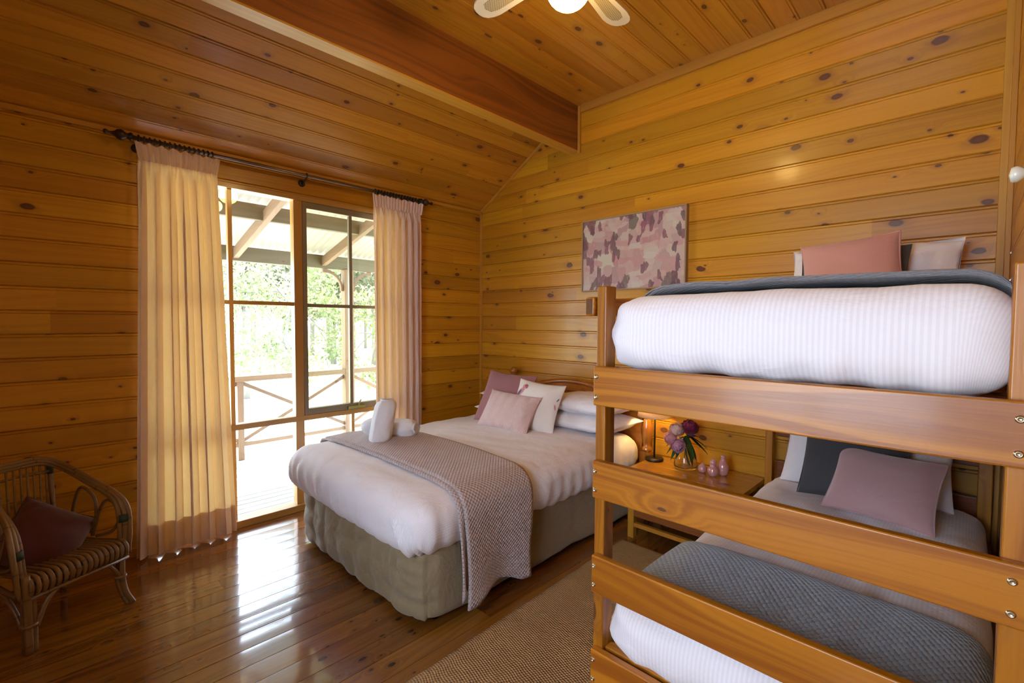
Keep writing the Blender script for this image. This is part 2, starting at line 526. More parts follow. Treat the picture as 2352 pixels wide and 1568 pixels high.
def painting():
    t = NT('abstract_brushwork')
    u, v = t.uv()
    base = t.noise(t.vec(t.math('MULTIPLY', u, 6.0), t.math('MULTIPLY', v, 6.0)), 1.0, 3.0)
    def strokes(su, sv, off, jit):
        uu = t.math('ADD', t.math('MULTIPLY', u, su), t.math('ADD', off, t.math('MULTIPLY', t.noise(t.vec(t.math('MULTIPLY', u, 30.0), t.math('MULTIPLY', v, 60.0), off), 1.0, 4.0, 0.7), jit * 0.45)))
        vv = t.math('ADD', t.math('MULTIPLY', v, sv), t.math('MULTIPLY', t.noise(t.vec(t.math('MULTIPLY', u, 80.0), t.math('MULTIPLY', v, 16.0), off + 3.0), 1.0, 4.0, 0.7), jit * 0.8))
        vo = t.n('TexVoronoi', {'Vector': t.vec(uu, vv), 'Scale': 1.0, 'Randomness': 0.9}, voronoi_dimensions='2D', feature='F1', distance='CHEBYCHEV')
        return t.n('SeparateColor', {0: vo.outputs['Color']})
    s1 = strokes(15.0, 9.0, 0.0, 0.7)
    s2 = strokes(10.0, 24.0, 11.0, 0.6)
    s3 = strokes(30.0, 15.0, 23.0, 0.6)
    r = t.n('ValToRGB')
    cr = r.color_ramp
    cr.interpolation = 'LINEAR'
    cols = [(0.0, (0.50, 0.42, 0.36)), (0.22, (0.47, 0.30, 0.28)), (0.40, (0.42, 0.21, 0.22)), (0.58, (0.50, 0.38, 0.34)), (0.72, (0.33, 0.15, 0.19)), (0.9, (0.52, 0.46, 0.39))]
    cr.elements[0].position, cr.elements[0].color = cols[0][0], (*cols[0][1], 1)
    cr.elements[1].position, cr.elements[1].color = cols[-1][0], (*cols[-1][1], 1)
    for p, c in cols[1:-1]:
        e = cr.elements.new(p); e.color = (*c, 1)
    t.set(r.inputs[0], s1.outputs[0])
    c = r.outputs[0]
    c = t.mix(t.math('MULTIPLY', t.math('GREATER_THAN', s2.outputs[0], 0.66), 0.75), c, t.mix(s2.outputs[1], (0.46, 0.22, 0.22), (0.52, 0.47, 0.42)))
    c = t.mix(t.math('MULTIPLY', t.math('GREATER_THAN', s1.outputs[1], 0.74), 0.8), c, t.mix(s1.outputs[2], (0.20, 0.035, 0.06), (0.075, 0.055, 0.045)))
    c = t.mix(t.math('MULTIPLY', t.math('GREATER_THAN', s3.outputs[0], 0.80), 0.85), c, t.mix(s3.outputs[1], (0.09, 0.05, 0.06), (0.22, 0.07, 0.12)))
    br = t.noise(t.vec(t.math('MULTIPLY', u, 160.0), t.math('MULTIPLY', v, 18.0)), 1.0, 3.0)
    c = t.mix(t.maprange(br, 0.56, 0.85), c, (0.53, 0.45, 0.41))
    c = t.mix(t.math('MULTIPLY', t.maprange(base, 0.55, 0.7), 0.3), c, (0.42, 0.18, 0.20))
    t.bsdf(Base_Color=c, Roughness=0.5, Normal=t.bump(br, 0.2, 0.002))
    return t.m


M_['painting'] = painting()


def glass_pane(name, tint, gloss=0.06):
    t = NT(name)
    tr = t.n('BsdfTransparent', {'Color': (*tint, 1)})
    gl = t.n('BsdfGlossy', {'Color': (1, 1, 1, 1), 'Roughness': 0.0})
    fr = t.n('Fresnel', {'IOR': 1.45})
    mx = t.n('MixShader', {0: t.math('MULTIPLY', fr.outputs[0], 0.8), 1: tr.outputs[0], 2: gl.outputs[0]})
    t.t.links.new(mx.outputs[0], t.out.inputs[0])
    return t.m


M_['pane'] = glass_pane('clear_pane', (0.96, 0.97, 0.96))
M_['screen'] = glass_pane('screened_pane', (0.78, 0.79, 0.66))
tg = NT('vase_glass')
tg.bsdf(Base_Color=(0.97, 0.98, 0.97), Roughness=0.02, Transmission_Weight=1.0, IOR=1.35)
M_['vase'] = tg.m


def emit(name, col, strength):
    t = NT(name)
    e = t.n('Emission', {'Color': (*col, 1), 'Strength': strength})
    t.t.links.new(e.outputs[0], t.out.inputs[0])
    return t.m


def shade_mat():
    t = NT('lamp_shade_fabric')
    p = t.bsdf(Base_Color=(0.72, 0.62, 0.46), Roughness=0.9)
    tr = t.n('BsdfTranslucent', {'Color': (0.8, 0.62, 0.36, 1)})
    mx = t.n('MixShader', {0: 0.5, 1: p.outputs[0], 2: tr.outputs[0]})
    t.t.links.new(mx.outputs[0], t.out.inputs[0])
    return t.m


M_['shade'] = shade_mat()


def perforated():
    t = NT('fan_cane_inset')
    u, v = t.uv()
    a = t.math('SINE', t.math('MULTIPLY', u, 2 * pi / 0.011))
    b = t.math('SINE', t.math('MULTIPLY', v, 2 * pi / 0.011))
    h = t.maprange(t.math('MULTIPLY', a, b), 0.25, 0.45)
    t.bsdf(Base_Color=t.mix(h, (0.42, 0.34, 0.20), (0.05, 0.035, 0.02)), Roughness=0.6)
    return t.m


M_['caneinset'] = perforated()


def iron():
    t = NT('corrugated_iron')
    tc = t.n('TexCoord')
    nz = t.noise(tc.outputs['Object'], 6.0, 3.0)
    p = t.bsdf(Base_Color=t.mix(nz, (0.215, 0.195, 0.15), (0.17, 0.152, 0.112)), Roughness=0.5)
    tr = t.n('BsdfTranslucent', {'Color': (0.85, 0.78, 0.62, 1)})
    mx = t.n('MixShader', {0: 0.04, 1: p.outputs[0], 2: tr.outputs[0]})
    t.t.links.new(mx.outputs[0], t.out.inputs[0])
    return t.m


M_['iron'] = iron()


def ground_mat():
    t = NT('dry_lawn')
    tc = t.n('TexCoord')
    a = t.noise(tc.outputs['Object'], 0.35, 4.0)
    b = t.noise(tc.outputs['Object'], 9.0, 3.0)
    c = t.mix(t.maprange(a, 0.52, 0.66), (0.62, 0.60, 0.50), (0.34, 0.42, 0.18))
    c = t.mix(t.math('MULTIPLY', b, 0.4), c, (0.40, 0.38, 0.26))
    t.bsdf(Base_Color=c, Roughness=0.95)
    return t.m


M_['ground'] = ground_mat()


def foliage(name, c1, c2):
    t = NT(name)
    b = t.n('Attribute', attribute_name='bid').outputs['Fac']
    c = t.mix(b, c1, c2)
    p = t.bsdf(Base_Color=c, Roughness=0.6)
    tr = t.n('BsdfTranslucent', {'Color': c})
    mx = t.n('MixShader', {0: 0.4, 1: p.outputs[0], 2: tr.outputs[0]})
    t.t.links.new(mx.outputs[0], t.out.inputs[0])
    return t.m


M_['fol1'] = foliage('bright_foliage', (0.12, 0.165, 0.045), (0.27, 0.27, 0.17))
M_['fol2'] = foliage('gum_foliage', (0.09, 0.10, 0.048), (0.21, 0.21, 0.135))
# ------------------------------------------------------------------ the room
RX, RY = 3.50, -4.10            # room: x 0..RX, y RY..0
SL = 0.592                       # pitch of the raked ceiling over the window wall


def boards(mb, O, A, B, N, l0, l1, s0, s1, phase, pitch, depth=0.007, bead=True, gw=0.0042, split=2.4, gap=0.0, cup=0.0):
    O, A, B, N = V(O), V(A), V(B), V(N)
    k = math.floor((s0 - phase) / pitch)
    while phase + k * pitch < s1 - 1e-6:
        b0 = phase + k * pitch
        k += 1
        pr = [(0, -depth), (gap, -depth), (gap + gw, 0)]
        if bead:
            pr += [(pitch - 0.0175, 0), (pitch - 0.0150, -0.0035), (pitch - 0.0125, 0)]
        if cup:
            tl = RNG.uniform(-1, 1) * cup * 0.6
            for i in range(8):
                f_ = i / 7 * 2 - 1
                pr.append((gap + gw + (pitch - 2 * gap - 2 * gw) * i / 7, -cup * f_ * f_ + tl * f_))
        pr += [(pitch - gw - gap, 0 if not cup else pr[-1][1]), (pitch - gap, -depth)]
        if cup: pr[2] = (gap + gw, pr[3][1]); pr = pr[:3] + [q for q in pr[3:] if q[0] > pr[2][0] + 1e-6]
        pr = [q for i, q in enumerate(pr) if i == 0 or q[0] > pr[i - 1][0] + 1e-7 or i == len(pr) - 1]
        if gap:
            pr.append((pitch, -depth))
        pr = [(b0 + a, d) for a, d in pr]
        cl = []
        for (a, d), (a2, d2) in zip(pr[:-1], pr[1:]):
            if a2 <= s0 or a >= s1:
                continue
            if a < s0:
                d = d + (d2 - d) * (s0 - a) / (a2 - a); a = s0
            if a2 > s1:
                d2 = d + (d2 - d) * (s1 - a) / (a2 - a); a2 = s1
            cl.append((a, d, a2, d2))
        cuts = [l0]
        x = l0 + RNG.uniform(0.3, split * 1.5)
        while x < l1 - 0.3:
            cuts.append(x); x += RNG.uniform(split * 0.7, split * 1.6)
        cuts.append(l1)
        for c0, c1 in zip(cuts[:-1], cuts[1:]):
            bid = RNG.random()
            for a, d, a2, d2 in cl:
                P = [O + A * c0 + B * a + N * d, O + A * c1 + B * a + N * d, O + A * c1 + B * a2 + N * d2, O + A * c0 + B * a2 + N * d2]
                if (P[1] - P[0]).cross(P[2] - P[1]).dot(N) < 0:
                    P = [P[0], P[3], P[2], P[1]]
                    mb.quad(*P, uv=[(c0, a), (c0, a2), (c1, a2), (c1, a)], bid=bid)
                else:
                    mb.quad(*P, uv=[(c0, a), (c1, a), (c1, a2), (c0, a2)], bid=bid)


X, Y, Z = V((1, 0, 0)), V((0, 1, 0)), V((0, 0, 1))
WY0, WY1, WZ0, WZ1 = -2.60, -0.88, 0.035, 2.222     # window opening

m = MB()
boards(m, (0, 0, 0), Y, X, Z, RY, 0, 0.0, RX, 0.067, 0.1115, depth=0.004, bead=False, gw=0.0010, split=1.8, gap=0.0007, cup=0.0005)
struct(m, 'floor', M_['floor'], origin=None)

m = MB()
for (l0, l1, s0, s1) in ((RY, WY0, 0, 2.41), (WY1, 0, 0, 2.41), (WY0, WY1, WZ1, 2.41), (WY0, WY1, 0, WZ0)):
    boards(m, (0, 0, 0), Y, Z, X, l0, l1, s0, s1, 1.637 - 0.12 * 20, 0.12)
struct(m, 'wall_left', M_['wall'], origin=None)
m = MB()
boards(m, (0, 0, 0), X, Z, -Y, 0, RX, 0, 3.05, 1.7656 - 0.1215 * 20, 0.1215)
struct(m, 'wall_back', M_['wall'], origin=None)
m = MB()
boards(m, (RX, 0, 0), Y, Z, -X, RY, 0, 0, 3.05, 1.7656 - 0.1215 * 20 + .02, 0.1215)
struct(m, 'wall_right', M_['wall'], origin=None)
m = MB()                                           # wall behind the camera with a wide window in it
for (l0, l1, s0, s1) in ((0, 2.1, 0, 3.05), (3.3, RX, 0, 3.05), (2.1, 3.3, 0, 0.7), (2.1, 3.3, 2.1, 3.05)):
    boards(m, (0, RY, 0), X, Z, Y, l0, l1, s0, s1, 1.7656 - 0.1215 * 20, 0.1215)
struct(m, 'wall_front', M_['wall'], origin=None)
m = MB()
nr = sqrt(1 + SL * SL)
boards(m, (0, 0, 2.40), Y, V((1, 0, SL)) / nr, V((SL, 0, -1)) / nr, RY, 0, -0.02, 1.06 * nr, 0.344 - 0.12 * 4, 0.12, split=2.6)
struct(m, 'ceiling_slope', M_['ceil'], origin=None)
m = MB()
boards(m, (0, 0, 3.03), Y, X, -Z, RY, 0, 1.13, RX, 2.162 - 0.123 * 12, 0.123, split=2.6)
struct(m, 'ceiling', M_['ceil'], origin=None)
m = MB()
m.box(1.047, 1.137, RY, 0, 2.692, 3.035, 'y')
struct(m, 'ceiling_beam', M_['beam'], bevel=0.004)


def strip(name, mb, **k):
    return struct(mb, name, M_['trim'], bevel=0.003, **k)


m = MB(); m.box(0, 0.02, -0.02, 0, 0, 2.41, 'z'); strip('trim_1', m)
m = MB()
m.prism([(0, 2.375), (0.0, 2.40), (0.985, 2.40 + SL * 0.985), (0.985, 2.375 + SL * 0.985)], -0.018, 0, lambda a, b, d: (a, d, b))
strip('trim_2', m)
m = MB(); m.box(1.165, RX, -0.022, 0.01, 2.972, 3.036, 'x'); struct(m, 'trim_3', M_['trim'])
m = MB(); m.box(1.137, 1.160, -0.02, 0, 2.67, 3.03, 'z'); strip('trim_4', m)
m = MB(); m.box(RX - 0.045, RX, -0.02, 0, 0, 3.03, 'z'); m.box(RX - 0.02, RX, -0.05, 0, 0, 3.03, 'z'); strip('trim_5', m)
m = MB(); m.box(0, 0.02, RY, 0, 2.368, 2.395, 'y'); strip('trim_6', m)
m = MB(); m.box(1.0475, 1.1365, RY + 0.01, -0.001, 2.682, 2.692, 'y'); struct(m, 'beam_lit_underside', M_['trim'])  # added pale strip: daylight on the beam's underside put into its colour
m = MB(); m.box(0.0, 0.012, -0.88, -0.02, 0, 0.05, 'y'); m.box(0.0, 0.012, RY, -2.6, 0, 0.05, 'y'); strip('baseboard_left', m)
m = MB(); m.box(0.0, RX, -0.012, 0.0, 0, 0.05, 'x'); strip('baseboard_back', m)

# ---- the big window
win = thing('window_1', None, None, (-0.05, (WY0 + WY1) / 2, WZ0))
win['kind'] = 'structure'
m = MB()
XO, XI = -0.095, 0.004
m.box(XO, XI, WY0, WY0 + 0.035, WZ0, WZ1, 'z')
m.box(XO, XI, WY1 - 0.035, WY1, WZ0, WZ1, 'z')
m.box(XO + 0.001, XI - 0.001, WY0 + 0.001, WY1 - 0.001, WZ1 - 0.032, WZ1 - 0.001, 'y')
m.box(XO, 0.018, WY0, WY1, WZ0 - 0.035, WZ0 + 0.012, 'y')
m.box(-0.075, -0.01, -1.742, -1.682, WZ0, WZ1, 'z')
m.box(-0.0735, -0.0085, WY0 + 0.001, WY1 - 0.001, 0.638, 0.6755, 'y')
m.build('window_frame', M_['winwood'], win, bevel=0.003)
m = MB()
m.box(-0.062, -0.022, -2.146, -2.120, WZ0, WZ1, 'z')
m.box(-0.060, -0.0235, WY0 + 0.001, -1.74, 1.456, 1.482, 'y')
m.box(-0.060, -0.024, -1.318, -1.296, WZ0, 0.64, 'z')
m.build('glazing_bar', M_['winwood'], win, bevel=0.002)
sash = MB()
sx0, sx1 = -0.06, -0.006
SY0, SY1, SZ0, SZ1 = -1.682, -0.915, 0.676, 2.190
sash.box(sx0, sx1, SY0, SY0 + 0.030, SZ0, SZ1, 'z'); sash.box(sx0, sx1, SY1 - 0.03, SY1, SZ0, SZ1, 'z')
sash.box(sx0 + 0.001, sx1 - 0.001, SY0 + 0.001, SY1 - 0.001, SZ0 + 0.0005, SZ0 + 0.045, 'y'); sash.box(sx0 + 0.001, sx1 - 0.001, SY0 + 0.001, SY1 - 0.001, SZ1 - 0.045, SZ1 - 0.0005, 'y')
so = sash.build('opening_sash', M_['sash'], win, bevel=0.003)
m = MB()
m.box(-0.045, -0.02, -1.330, -1.306, SZ0, SZ1, 'z'); m.box(-0.044, -0.019, SY0 + 0.01, SY1 - 0.01, 1.450, 1.474, 'y')
m.build('sash_bar', M_['sash'], so)
m = MB()
m.box(-0.006, 0.010, -1.36, -1.22, SZ0 + 0.004, SZ0 + 0.026, 'y')
m.tube([(0.004, -1.275, SZ0 + 0.02), (0.012, -1.272, SZ0 + 0.05), (0.016, -1.258, SZ0 + 0.072)], [0.008, 0.007, 0.004], 8)
m.build('latch', M_['latch'], so)
m = MB()
m.quad((-0.043, WY0, WZ0), (-0.043, -1.71, WZ0), (-0.043, -1.71, WZ1), (-0.043, WY0, WZ1))
m.quad((-0.043, -1.71, WZ0), (-0.043, WY1, WZ0), (-0.043, WY1, 0.65), (-0.043, -1.71, 0.65))
m.build('pane', M_['pane'], win)
m = MB()
m.quad((-0.034, SY0, SZ0), (-0.034, SY1, SZ0), (-0.034, SY1, SZ1), (-0.034, SY0, SZ1))
m.build('pane', M_['screen'], so)

# ---- window behind the camera
win2 = thing('window_2', None, None, (2.7, RY, 0.7)); win2['kind'] = 'structure'
m = MB()
m.box(2.1, 3.3, RY - 0.09, RY + 0.005, 0.7, 0.74, 'x'); m.box(2.1, 3.3, RY - 0.09, RY + 0.005, 2.06, 2.1, 'x')
for xx in (2.1, 2.68, 3.26):
    m.box(xx, xx + 0.04, RY - 0.09, RY + 0.005, 0.7, 2.1, 'z')
m.build('window_frame', M_['winwood'], win2)
m = MB(); m.quad((2.1, RY - 0.05, 0.7), (3.3, RY - 0.05, 0.7), (3.3, RY - 0.05, 2.1), (2.1, RY - 0.05, 2.1)); m.build('pane', M_['pane'], win2)

# ------------------------------------------------------------------ outside the window
m = MB()
boards(m, (0, 0, -0.05), Y, X, Z, -6.5, 3.5, -2.05, -0.0, 0.0, 0.092, depth=0.02, bead=False, gw=0.003, split=2.5, gap=0.003)
struct(m, 'deck_floor', M_['deck'], origin=None)
m = MB(); m.box(-120, -2.05, -120, 160, -0.9, -0.6); struct(m, 'ground', M_['ground'], origin=None)

DX = -1.85
rail = thing('porch_railing', 'reddish timber railing with crossed braces along the sunny porch deck', 'railing', (DX, -1.58, -0.05))
m = MB(); m.box(DX - 0.045, DX + 0.045, -6.4, 3.4, 0.742, 0.797, 'y'); m.build('top_rail', M_['out'], rail, bevel=0.004)
m = MB(); m.box(DX - 0.02, DX + 0.02, -6.4, 3.4, 0.085, 0.125, 'y'); m.build('bottom_rail', M_['out'], rail, bevel=0.003)
PY_ = [-4.92, -3.82, -2.70, -1.58, -0.43, 0.70, 1.80]
for y in PY_:
    if abs(y + 0.43) < 0.01:
        continue
    m = MB(); m.box(DX - 0.028, DX + 0.028, y - 0.028, y + 0.028, -0.05, 0.745, 'z'); m.build('post', M_['out'], rail, bevel=0.003)
for y0, y1 in zip(PY_[:-1], PY_[1:]):
    for za, zb, xo in ((0.735, 0.13, 0.006), (0.13, 0.735, -0.006)):
        m = MB()
        a, b = V((DX + xo, y0, za)), V((DX + xo, y1, zb))
        d = (b - a).normalized(); nn = V((0, -d.z, d.y)) * 0.017
        m.prism([(a.y + nn.y, a.z + nn.z), (a.y - nn.y, a.z - nn.z), (b.y - nn.y, b.z - nn.z), (b.y + nn.y, b.z + nn.z)],
                DX + xo - 0.012, DX + xo + 0.012, lambda p, q, e: (e, p, q))
        m.build('brace', M_['out'], rail)
pp = thing('porch_post', 'square timber porch post with curved brackets under the roof beam', 'post', (DX, -0.43, -0.05))
m = MB(); m.box(DX - 0.05, DX + 0.05, -0.485, -0.375, -0.05, 1.95, 'z'); m.build('post_shaft', M_['out'], pp, bevel=0.006)
for s in (-1, 1):
    m = MB()
    pts = []
    n = 10
    for i in range(n + 1):
        a = pi / 2 * i / n
        pts.append((-0.43 + s * (0.055 + 0.24 - 0.24 * cos(a)), 1.70 + 0.24 * sin(a)))
    inner = [(p[0] + s * 0.0 + s * 0.03 * (1 - i / n) + 0, p[1] - 0.045 * (i / n)) for i, p in enumerate(pts)]
    poly = pts + inner[::-1]
    for i in range(n):
        m.prism([pts[i], pts[i + 1], inner[i + 1], inner[i]], DX - 0.018, DX + 0.018, lambda p, q, e: (e, p, q), bid=0.3)
    m.build('bracket', M_['out'], pp)

roof = thing('porch_roof', 'pale corrugated porch roof on dark beams and sloping rafters outside the window', 'roof', (-1.0, -1.5, 1.94))
def rz(x): return 2.10 + (x - DX) * 0.30
m = MB()
ny = 720
m.grid(lambda u, v: (0.0 - 2.12 * v, -6.5 + 10 * u, rz(0.0 - 2.12 * v) + 0.014 + 0.009 * sin(2 * pi * (10 * u) / 0.076)), ny, 4)
m.build('roof_sheet', M_['iron'], roof)
m = MB(); m.box(DX - 0.03, DX + 0.03, -6.5, 3.5, 1.94, 2.085, 'y'); m.build('edge_beam', M_['outgrey'], roof, bevel=0.004)
m = MB(); m.box(-1.03, -0.97, -6.5, 3.5, 2.205, 2.335, 'y'); m.build('purlin', M_['outgrey'], roof, bevel=0.004)
for y in (-4.24, -3.36, -2.48, -1.60, -0.72, 0.16, 1.04, 1.92):
    m = MB()
    m.prism([(DX + 0.03, 1.965), (-0.1, 2.42), (-0.1, 2.52), (DX + 0.03, 2.065)], y - 0.024, y + 0.024, lambda p, q, e: (p, e, q))
    m.build('rafter', M_['out'], roof, bevel=0.003)
pl = thing('porch_light', 'round yellowish porch lamp under the porch roof by the left curtain', 'lamp', (-0.42, -2.11, 2.15))
m = MB(); m.lathe([(0.0001, -0.035)] + [(0.04 * cos(a), 0.04 * sin(a)) for a in [-1.2 + 0.3 * i for i in range(9)]] + [(0.0001, 0.04)], 16, Matrix.Translation((-0.42, -2.11, 2.15)))
m.build('globe', plain('yellow_globe', (0.75, 0.58, 0.22), 0.4), pl)
m = MB(); m.tube([(-0.42, -2.11, 2.185), (-0.42, -2.11, 2.42)], 0.012, 8); m.build('stalk', M_['outgrey'], pl)


def tree_mesh(seed, h, crown, rad, n, leaf, trunk_r, blobs, fol):
    rg = random.Random(seed)
    tm = MB()
    path = smooth_path([(0, 0, 0), (rg.uniform(-.1, .1), rg.uniform(-.1, .1), h * 0.4), (rg.uniform(-.3, .3), rg.uniform(-.3, .3), h * 0.75), (rg.uniform(-.4, .4), 0, h * 0.95)], 4)
    tm.tube(path, [trunk_r * (1 - 0.75 * i / (len(path) - 1)) for i in range(len(path))], 7)
    cs = []
    for i in range(blobs):
        a = rg.uniform(0, 2 * pi); q = sqrt(rg.random()) * rad
        c = V((cos(a) * q, sin(a) * q, h * (crown + (1 - crown) * rg.random())))
        cs.append((c, rg.uniform(0.35, 0.75) * rad * 0.55))
        b0 = path[int(len(path) * rg.uniform(0.4, 0.9))]
        tm.tube(smooth_path([b0, (b0 + c) / 2 + V((0, 0, 0.1)), c], 3), [trunk_r * 0.3] * 6 + [trunk_r * 0.1], 5)
    lm = MB()
    for i in range(n):
        c, r = rg.choice(cs)
        d = V((rg.gauss(0, 1), rg.gauss(0, 1), rg.gauss(0, 0.8))).normalized() * r * (rg.random() ** 0.4)
        p = c + d
        e1 = V((rg.gauss(0, 1), rg.gauss(0, 1), rg.gauss(0, 1))).normalized()
        e2 = e1.cross(V((rg.gauss(0, 1), rg.gauss(0, 1), rg.gauss(0, 1)))).normalized()
        s = leaf * rg.uniform(0.6, 1.3)
        lm.quad(p - e1 * s, p + e2 * s * 0.45, p + e1 * s, p - e2 * s * 0.45, bid=rg.random())
    return tm, lm, fol


def plant_tree(name, label, group, spec, loc):
    t = thing(name, label, 'tree', (0, 0, 0), 0, group)
    tm, lm, fol = spec
    tm.build('trunk', M_['bark'], t); lm.build('crown', fol, t)
    t.location = loc; WM[t.name] = Matrix.Translation(V(loc))
    return t


def pol(hd, d):
    """a spot on the ground outside: heading (degrees from the window wall's direction) and distance from the room's near corner"""
    return (3.4 - sin(radians(hd)) * d, -3.05 + cos(radians(hd)) * d, -0.6)


bt = plant_tree('leafy_tree', 'bright green leafy tree nearest the porch railing, seen left of the thick mullion', None,
                tree_mesh(3, 3.9, 0.22, 2.2, 9000, 0.055, 0.09, 30, M_['fol1']), (-9.6, 0.75, -0.6))
g1 = plant_tree('gum_tree', 'slim pale gum tree standing in the bush beyond the lawn', 'gum trees beyond the lawn',
                tree_mesh(11, 10.0, 0.22, 2.3, 9000, 0.10, 0.13, 28, M_['fol2']), pol(60.5, 22))
for i, (hd, ds_, s, r) in enumerate(((55, 26, 1.0, 1.0), (62.8, 27, 0.9, 2.2), (65.0, 23, 1.1, 3.0), (67.2, 29, 1.05, 4.4), (70.0, 33, 1.0, 5.1),
                                     (73.0, 29, 1.1, 0.4), (77.0, 32, 1.0, 2.7), (61.5, 36, 1.0, 3.8), (65.5, 38, 1.2, 1.6), (69.0, 42, 1.2, 5.7), (75.0, 40, 1.1, 0.9), (52.0, 34, 1.2, 2.0))):
    c = copy_tree(g1)
    c.location = pol(hd, ds_); c.rotation_euler = (0, 0, r); c.scale = (s, s, s)
bush = plant_tree('shrub', 'low pale green shrub at the lawn edge behind the right end of the railing', None,
                  tree_mesh(21, 2.6, 0.15, 1.5, 2600, 0.08, 0.06, 18, M_['fol1']), pol(60.0, 14.5))
bush2 = copy_tree(bush); bush2.location = pol(69.5, 19); bush2.rotation_euler = (0, 0, 2.0); bush2.scale = (1.3, 1.3, 1.5)
bush2['label'] = 'larger pale shrub in front of the gums, behind the leafy tree'

# ---- lights
sun = bpy.data.lights.new('sun', 'SUN'); sun.energy = 28.0; sun.angle = radians(0.6); sun.color = (1.0, 0.95, 0.86)
so_ = bpy.data.objects.new('sun', sun); COL.objects.link(so_)
sd = V((0.52, -0.27, -0.80)).normalized()
so_.rotation_euler = sd.to_track_quat('-Z', 'Y').to_euler()
w = bpy.data.worlds.new('sky'); SC.world = w; w.use_nodes = True
bg = w.node_tree.nodes['Background']
bg.inputs[0].default_value = (0.66, 0.80, 1.0, 1); bg.inputs[1].default_value = 12.0


def area(name, loc, aim, sx, sy, power, col):
    l = bpy.data.lights.new(name, 'AREA'); l.shape = 'RECTANGLE'; l.size = sx; l.size_y = sy; l.energy = power; l.color = col; l.spread = radians(150)
    o = bpy.data.objects.new(name, l); COL.objects.link(o)
    o.location = loc; o.rotation_euler = (V(aim) - V(loc)).to_track_quat('-Z', 'Y').to_euler()
    return o


area('window_daylight', (2.7, RY - 0.12, 1.4), (3.0, 0, 1.1), 1.1, 1.4, 9, (0.96, 0.95, 1.0))
# ------------------------------------------------------------------ soft things
def rbox(mb, x0, x1, y0, y1, z0, z1, r, step, dn=0.0, seed=0, stripes='x', crown=0.0, fn=None, open_bottom=False, rv=None):
    """rounded soft box; fn(p, n) -> displaced point"""
    c = V(((x0 + x1) / 2, (y0 + y1) / 2, (z0 + z1) / 2)); h = V(((x1 - x0) / 2, (y1 - y0) / 2, (z1 - z0) / 2))
    N = [max(4, int(2 * h[a] / step)) for a in range(3)]
    r = min(r, h.x, h.y); rz_ = min(rv if rv else r, h.z)
    idx = {}
    base = len(mb.v)

    def vert(i, j, k):
        key = (i, j, k)
        if key in idx:
            return idx[key]
        p = V((h.x * (2 * i / N[0] - 1), h.y * (2 * j / N[1] - 1), h.z * (2 * k / N[2] - 1)))
        q = V((max(-(h.x - r), min(h.x - r, p.x)), max(-(h.y - r), min(h.y - r, p.y)), max(-(h.z - rz_), min(h.z - rz_, p.z))))
        d = V(((p.x - q.x) / r, (p.y - q.y) / r, (p.z - q.z) / rz_))
        n = d.normalized() if d.length > 1e-6 else V((0, 0, 1 if p.z > 0 else -1))
        if d.length > 1e-6:
            mx = max(abs(d.x), abs(d.y), abs(d.z))
            d = n * mx
            out = q + V((d.x * r, d.y * r, d.z * rz_))
        else:
            out = p
        out = out + c
        if crown and n.z > 0.2:
            out.z += crown * (1 - ((out.x - c.x) / h.x) ** 2) * (1 - 0.6 * ((out.y - c.y) / h.y) ** 2) * n.z
        if dn:
            w = noise.noise(out * 2.6 + V((seed, 0, 0))) * 0.6 + noise.noise(V((out.x * 9, out.y * 4, out.z * 9)) + V((seed, 5, 0))) * 0.4
            out = out + n * w * dn
        if fn:
            out = fn(out, n)
        s = out.x + (n.x * (z1 - out.z) if abs(n.x) > 0.02 else 0)
        uvp = (out.y + (0 if n.z > 0.5 else (z1 - out.z) * (-1 if n.y < 0 else 1)), s) if stripes == 'x' else (s, out.y)
        idx[key] = (base + len(idx), uvp)
        mb.v.append(out)
        return idx[key]

    def q4(a, b, c_, d):
        vs = [vert(*a), vert(*b), vert(*c_), vert(*d)]
        mb.face([x[0] for x in vs], [x[1] for x in vs], True, 0.5)
    for i in range(N[0]):
        for j in range(N[1]):
            q4((i, j, N[2]), (i + 1, j, N[2]), (i + 1, j + 1, N[2]), (i, j + 1, N[2]))
            if not open_bottom:
                q4((i, j, 0), (i, j + 1, 0), (i + 1, j + 1, 0), (i + 1, j, 0))
    for i in range(N[0]):
        for k in range(N[2]):
            q4((i, 0, k), (i + 1, 0, k), (i + 1, 0, k + 1), (i, 0, k + 1))
            q4((i, N[1], k), (i, N[1], k + 1), (i + 1, N[1], k + 1), (i + 1, N[1], k))
    for j in range(N[1]):
        for k in range(N[2]):
            q4((0, j, k), (0, j, k + 1), (0, j + 1, k + 1), (0, j + 1, k))
            q4((N[0], j, k), (N[0], j + 1, k), (N[0], j + 1, k + 1), (N[0], j, k + 1))


def cush_fn(w, h, T, seed, crumple=0.004, sag=0.0, pinch=0.07):
    def f(s, t, side):
        e = max(0.0, (1 - abs(s) ** 2.4) * (1 - abs(t) ** 2.4))
        th = T / 2 * e ** 0.55
        x = w / 2 * (s - pinch * s ** 3 * (1 - t * t))
        z = h / 2 * (t - pinch * t ** 3 * (1 - s * s)) + h / 2
        p = V((x * 5 + seed, z * 5, side * 2.0))
        wr = noise.noise(p) * crumple + noise.noise(p * 3.1) * crumple * 0.5
        cr = (abs(s) * abs(t)) ** 1.5
        wr += 0.35 * crumple * sin((s * side + t) * 14 + seed) * cr * 3
        z -= sag * e * (0.5 + 0.5 * t)
        y = side * (th + wr * min(1.0, e * 4 + 0.15))
        x += noise.noise(p * 0.8 + V((9, 0, 0))) * crumple * 1.2
        z += noise.noise(p * 0.8 + V((0, 9, 0))) * crumple * 1.2 * (0.4 + 0.6 * (t + 1) / 2)
        return V((x, y, z))
    return f


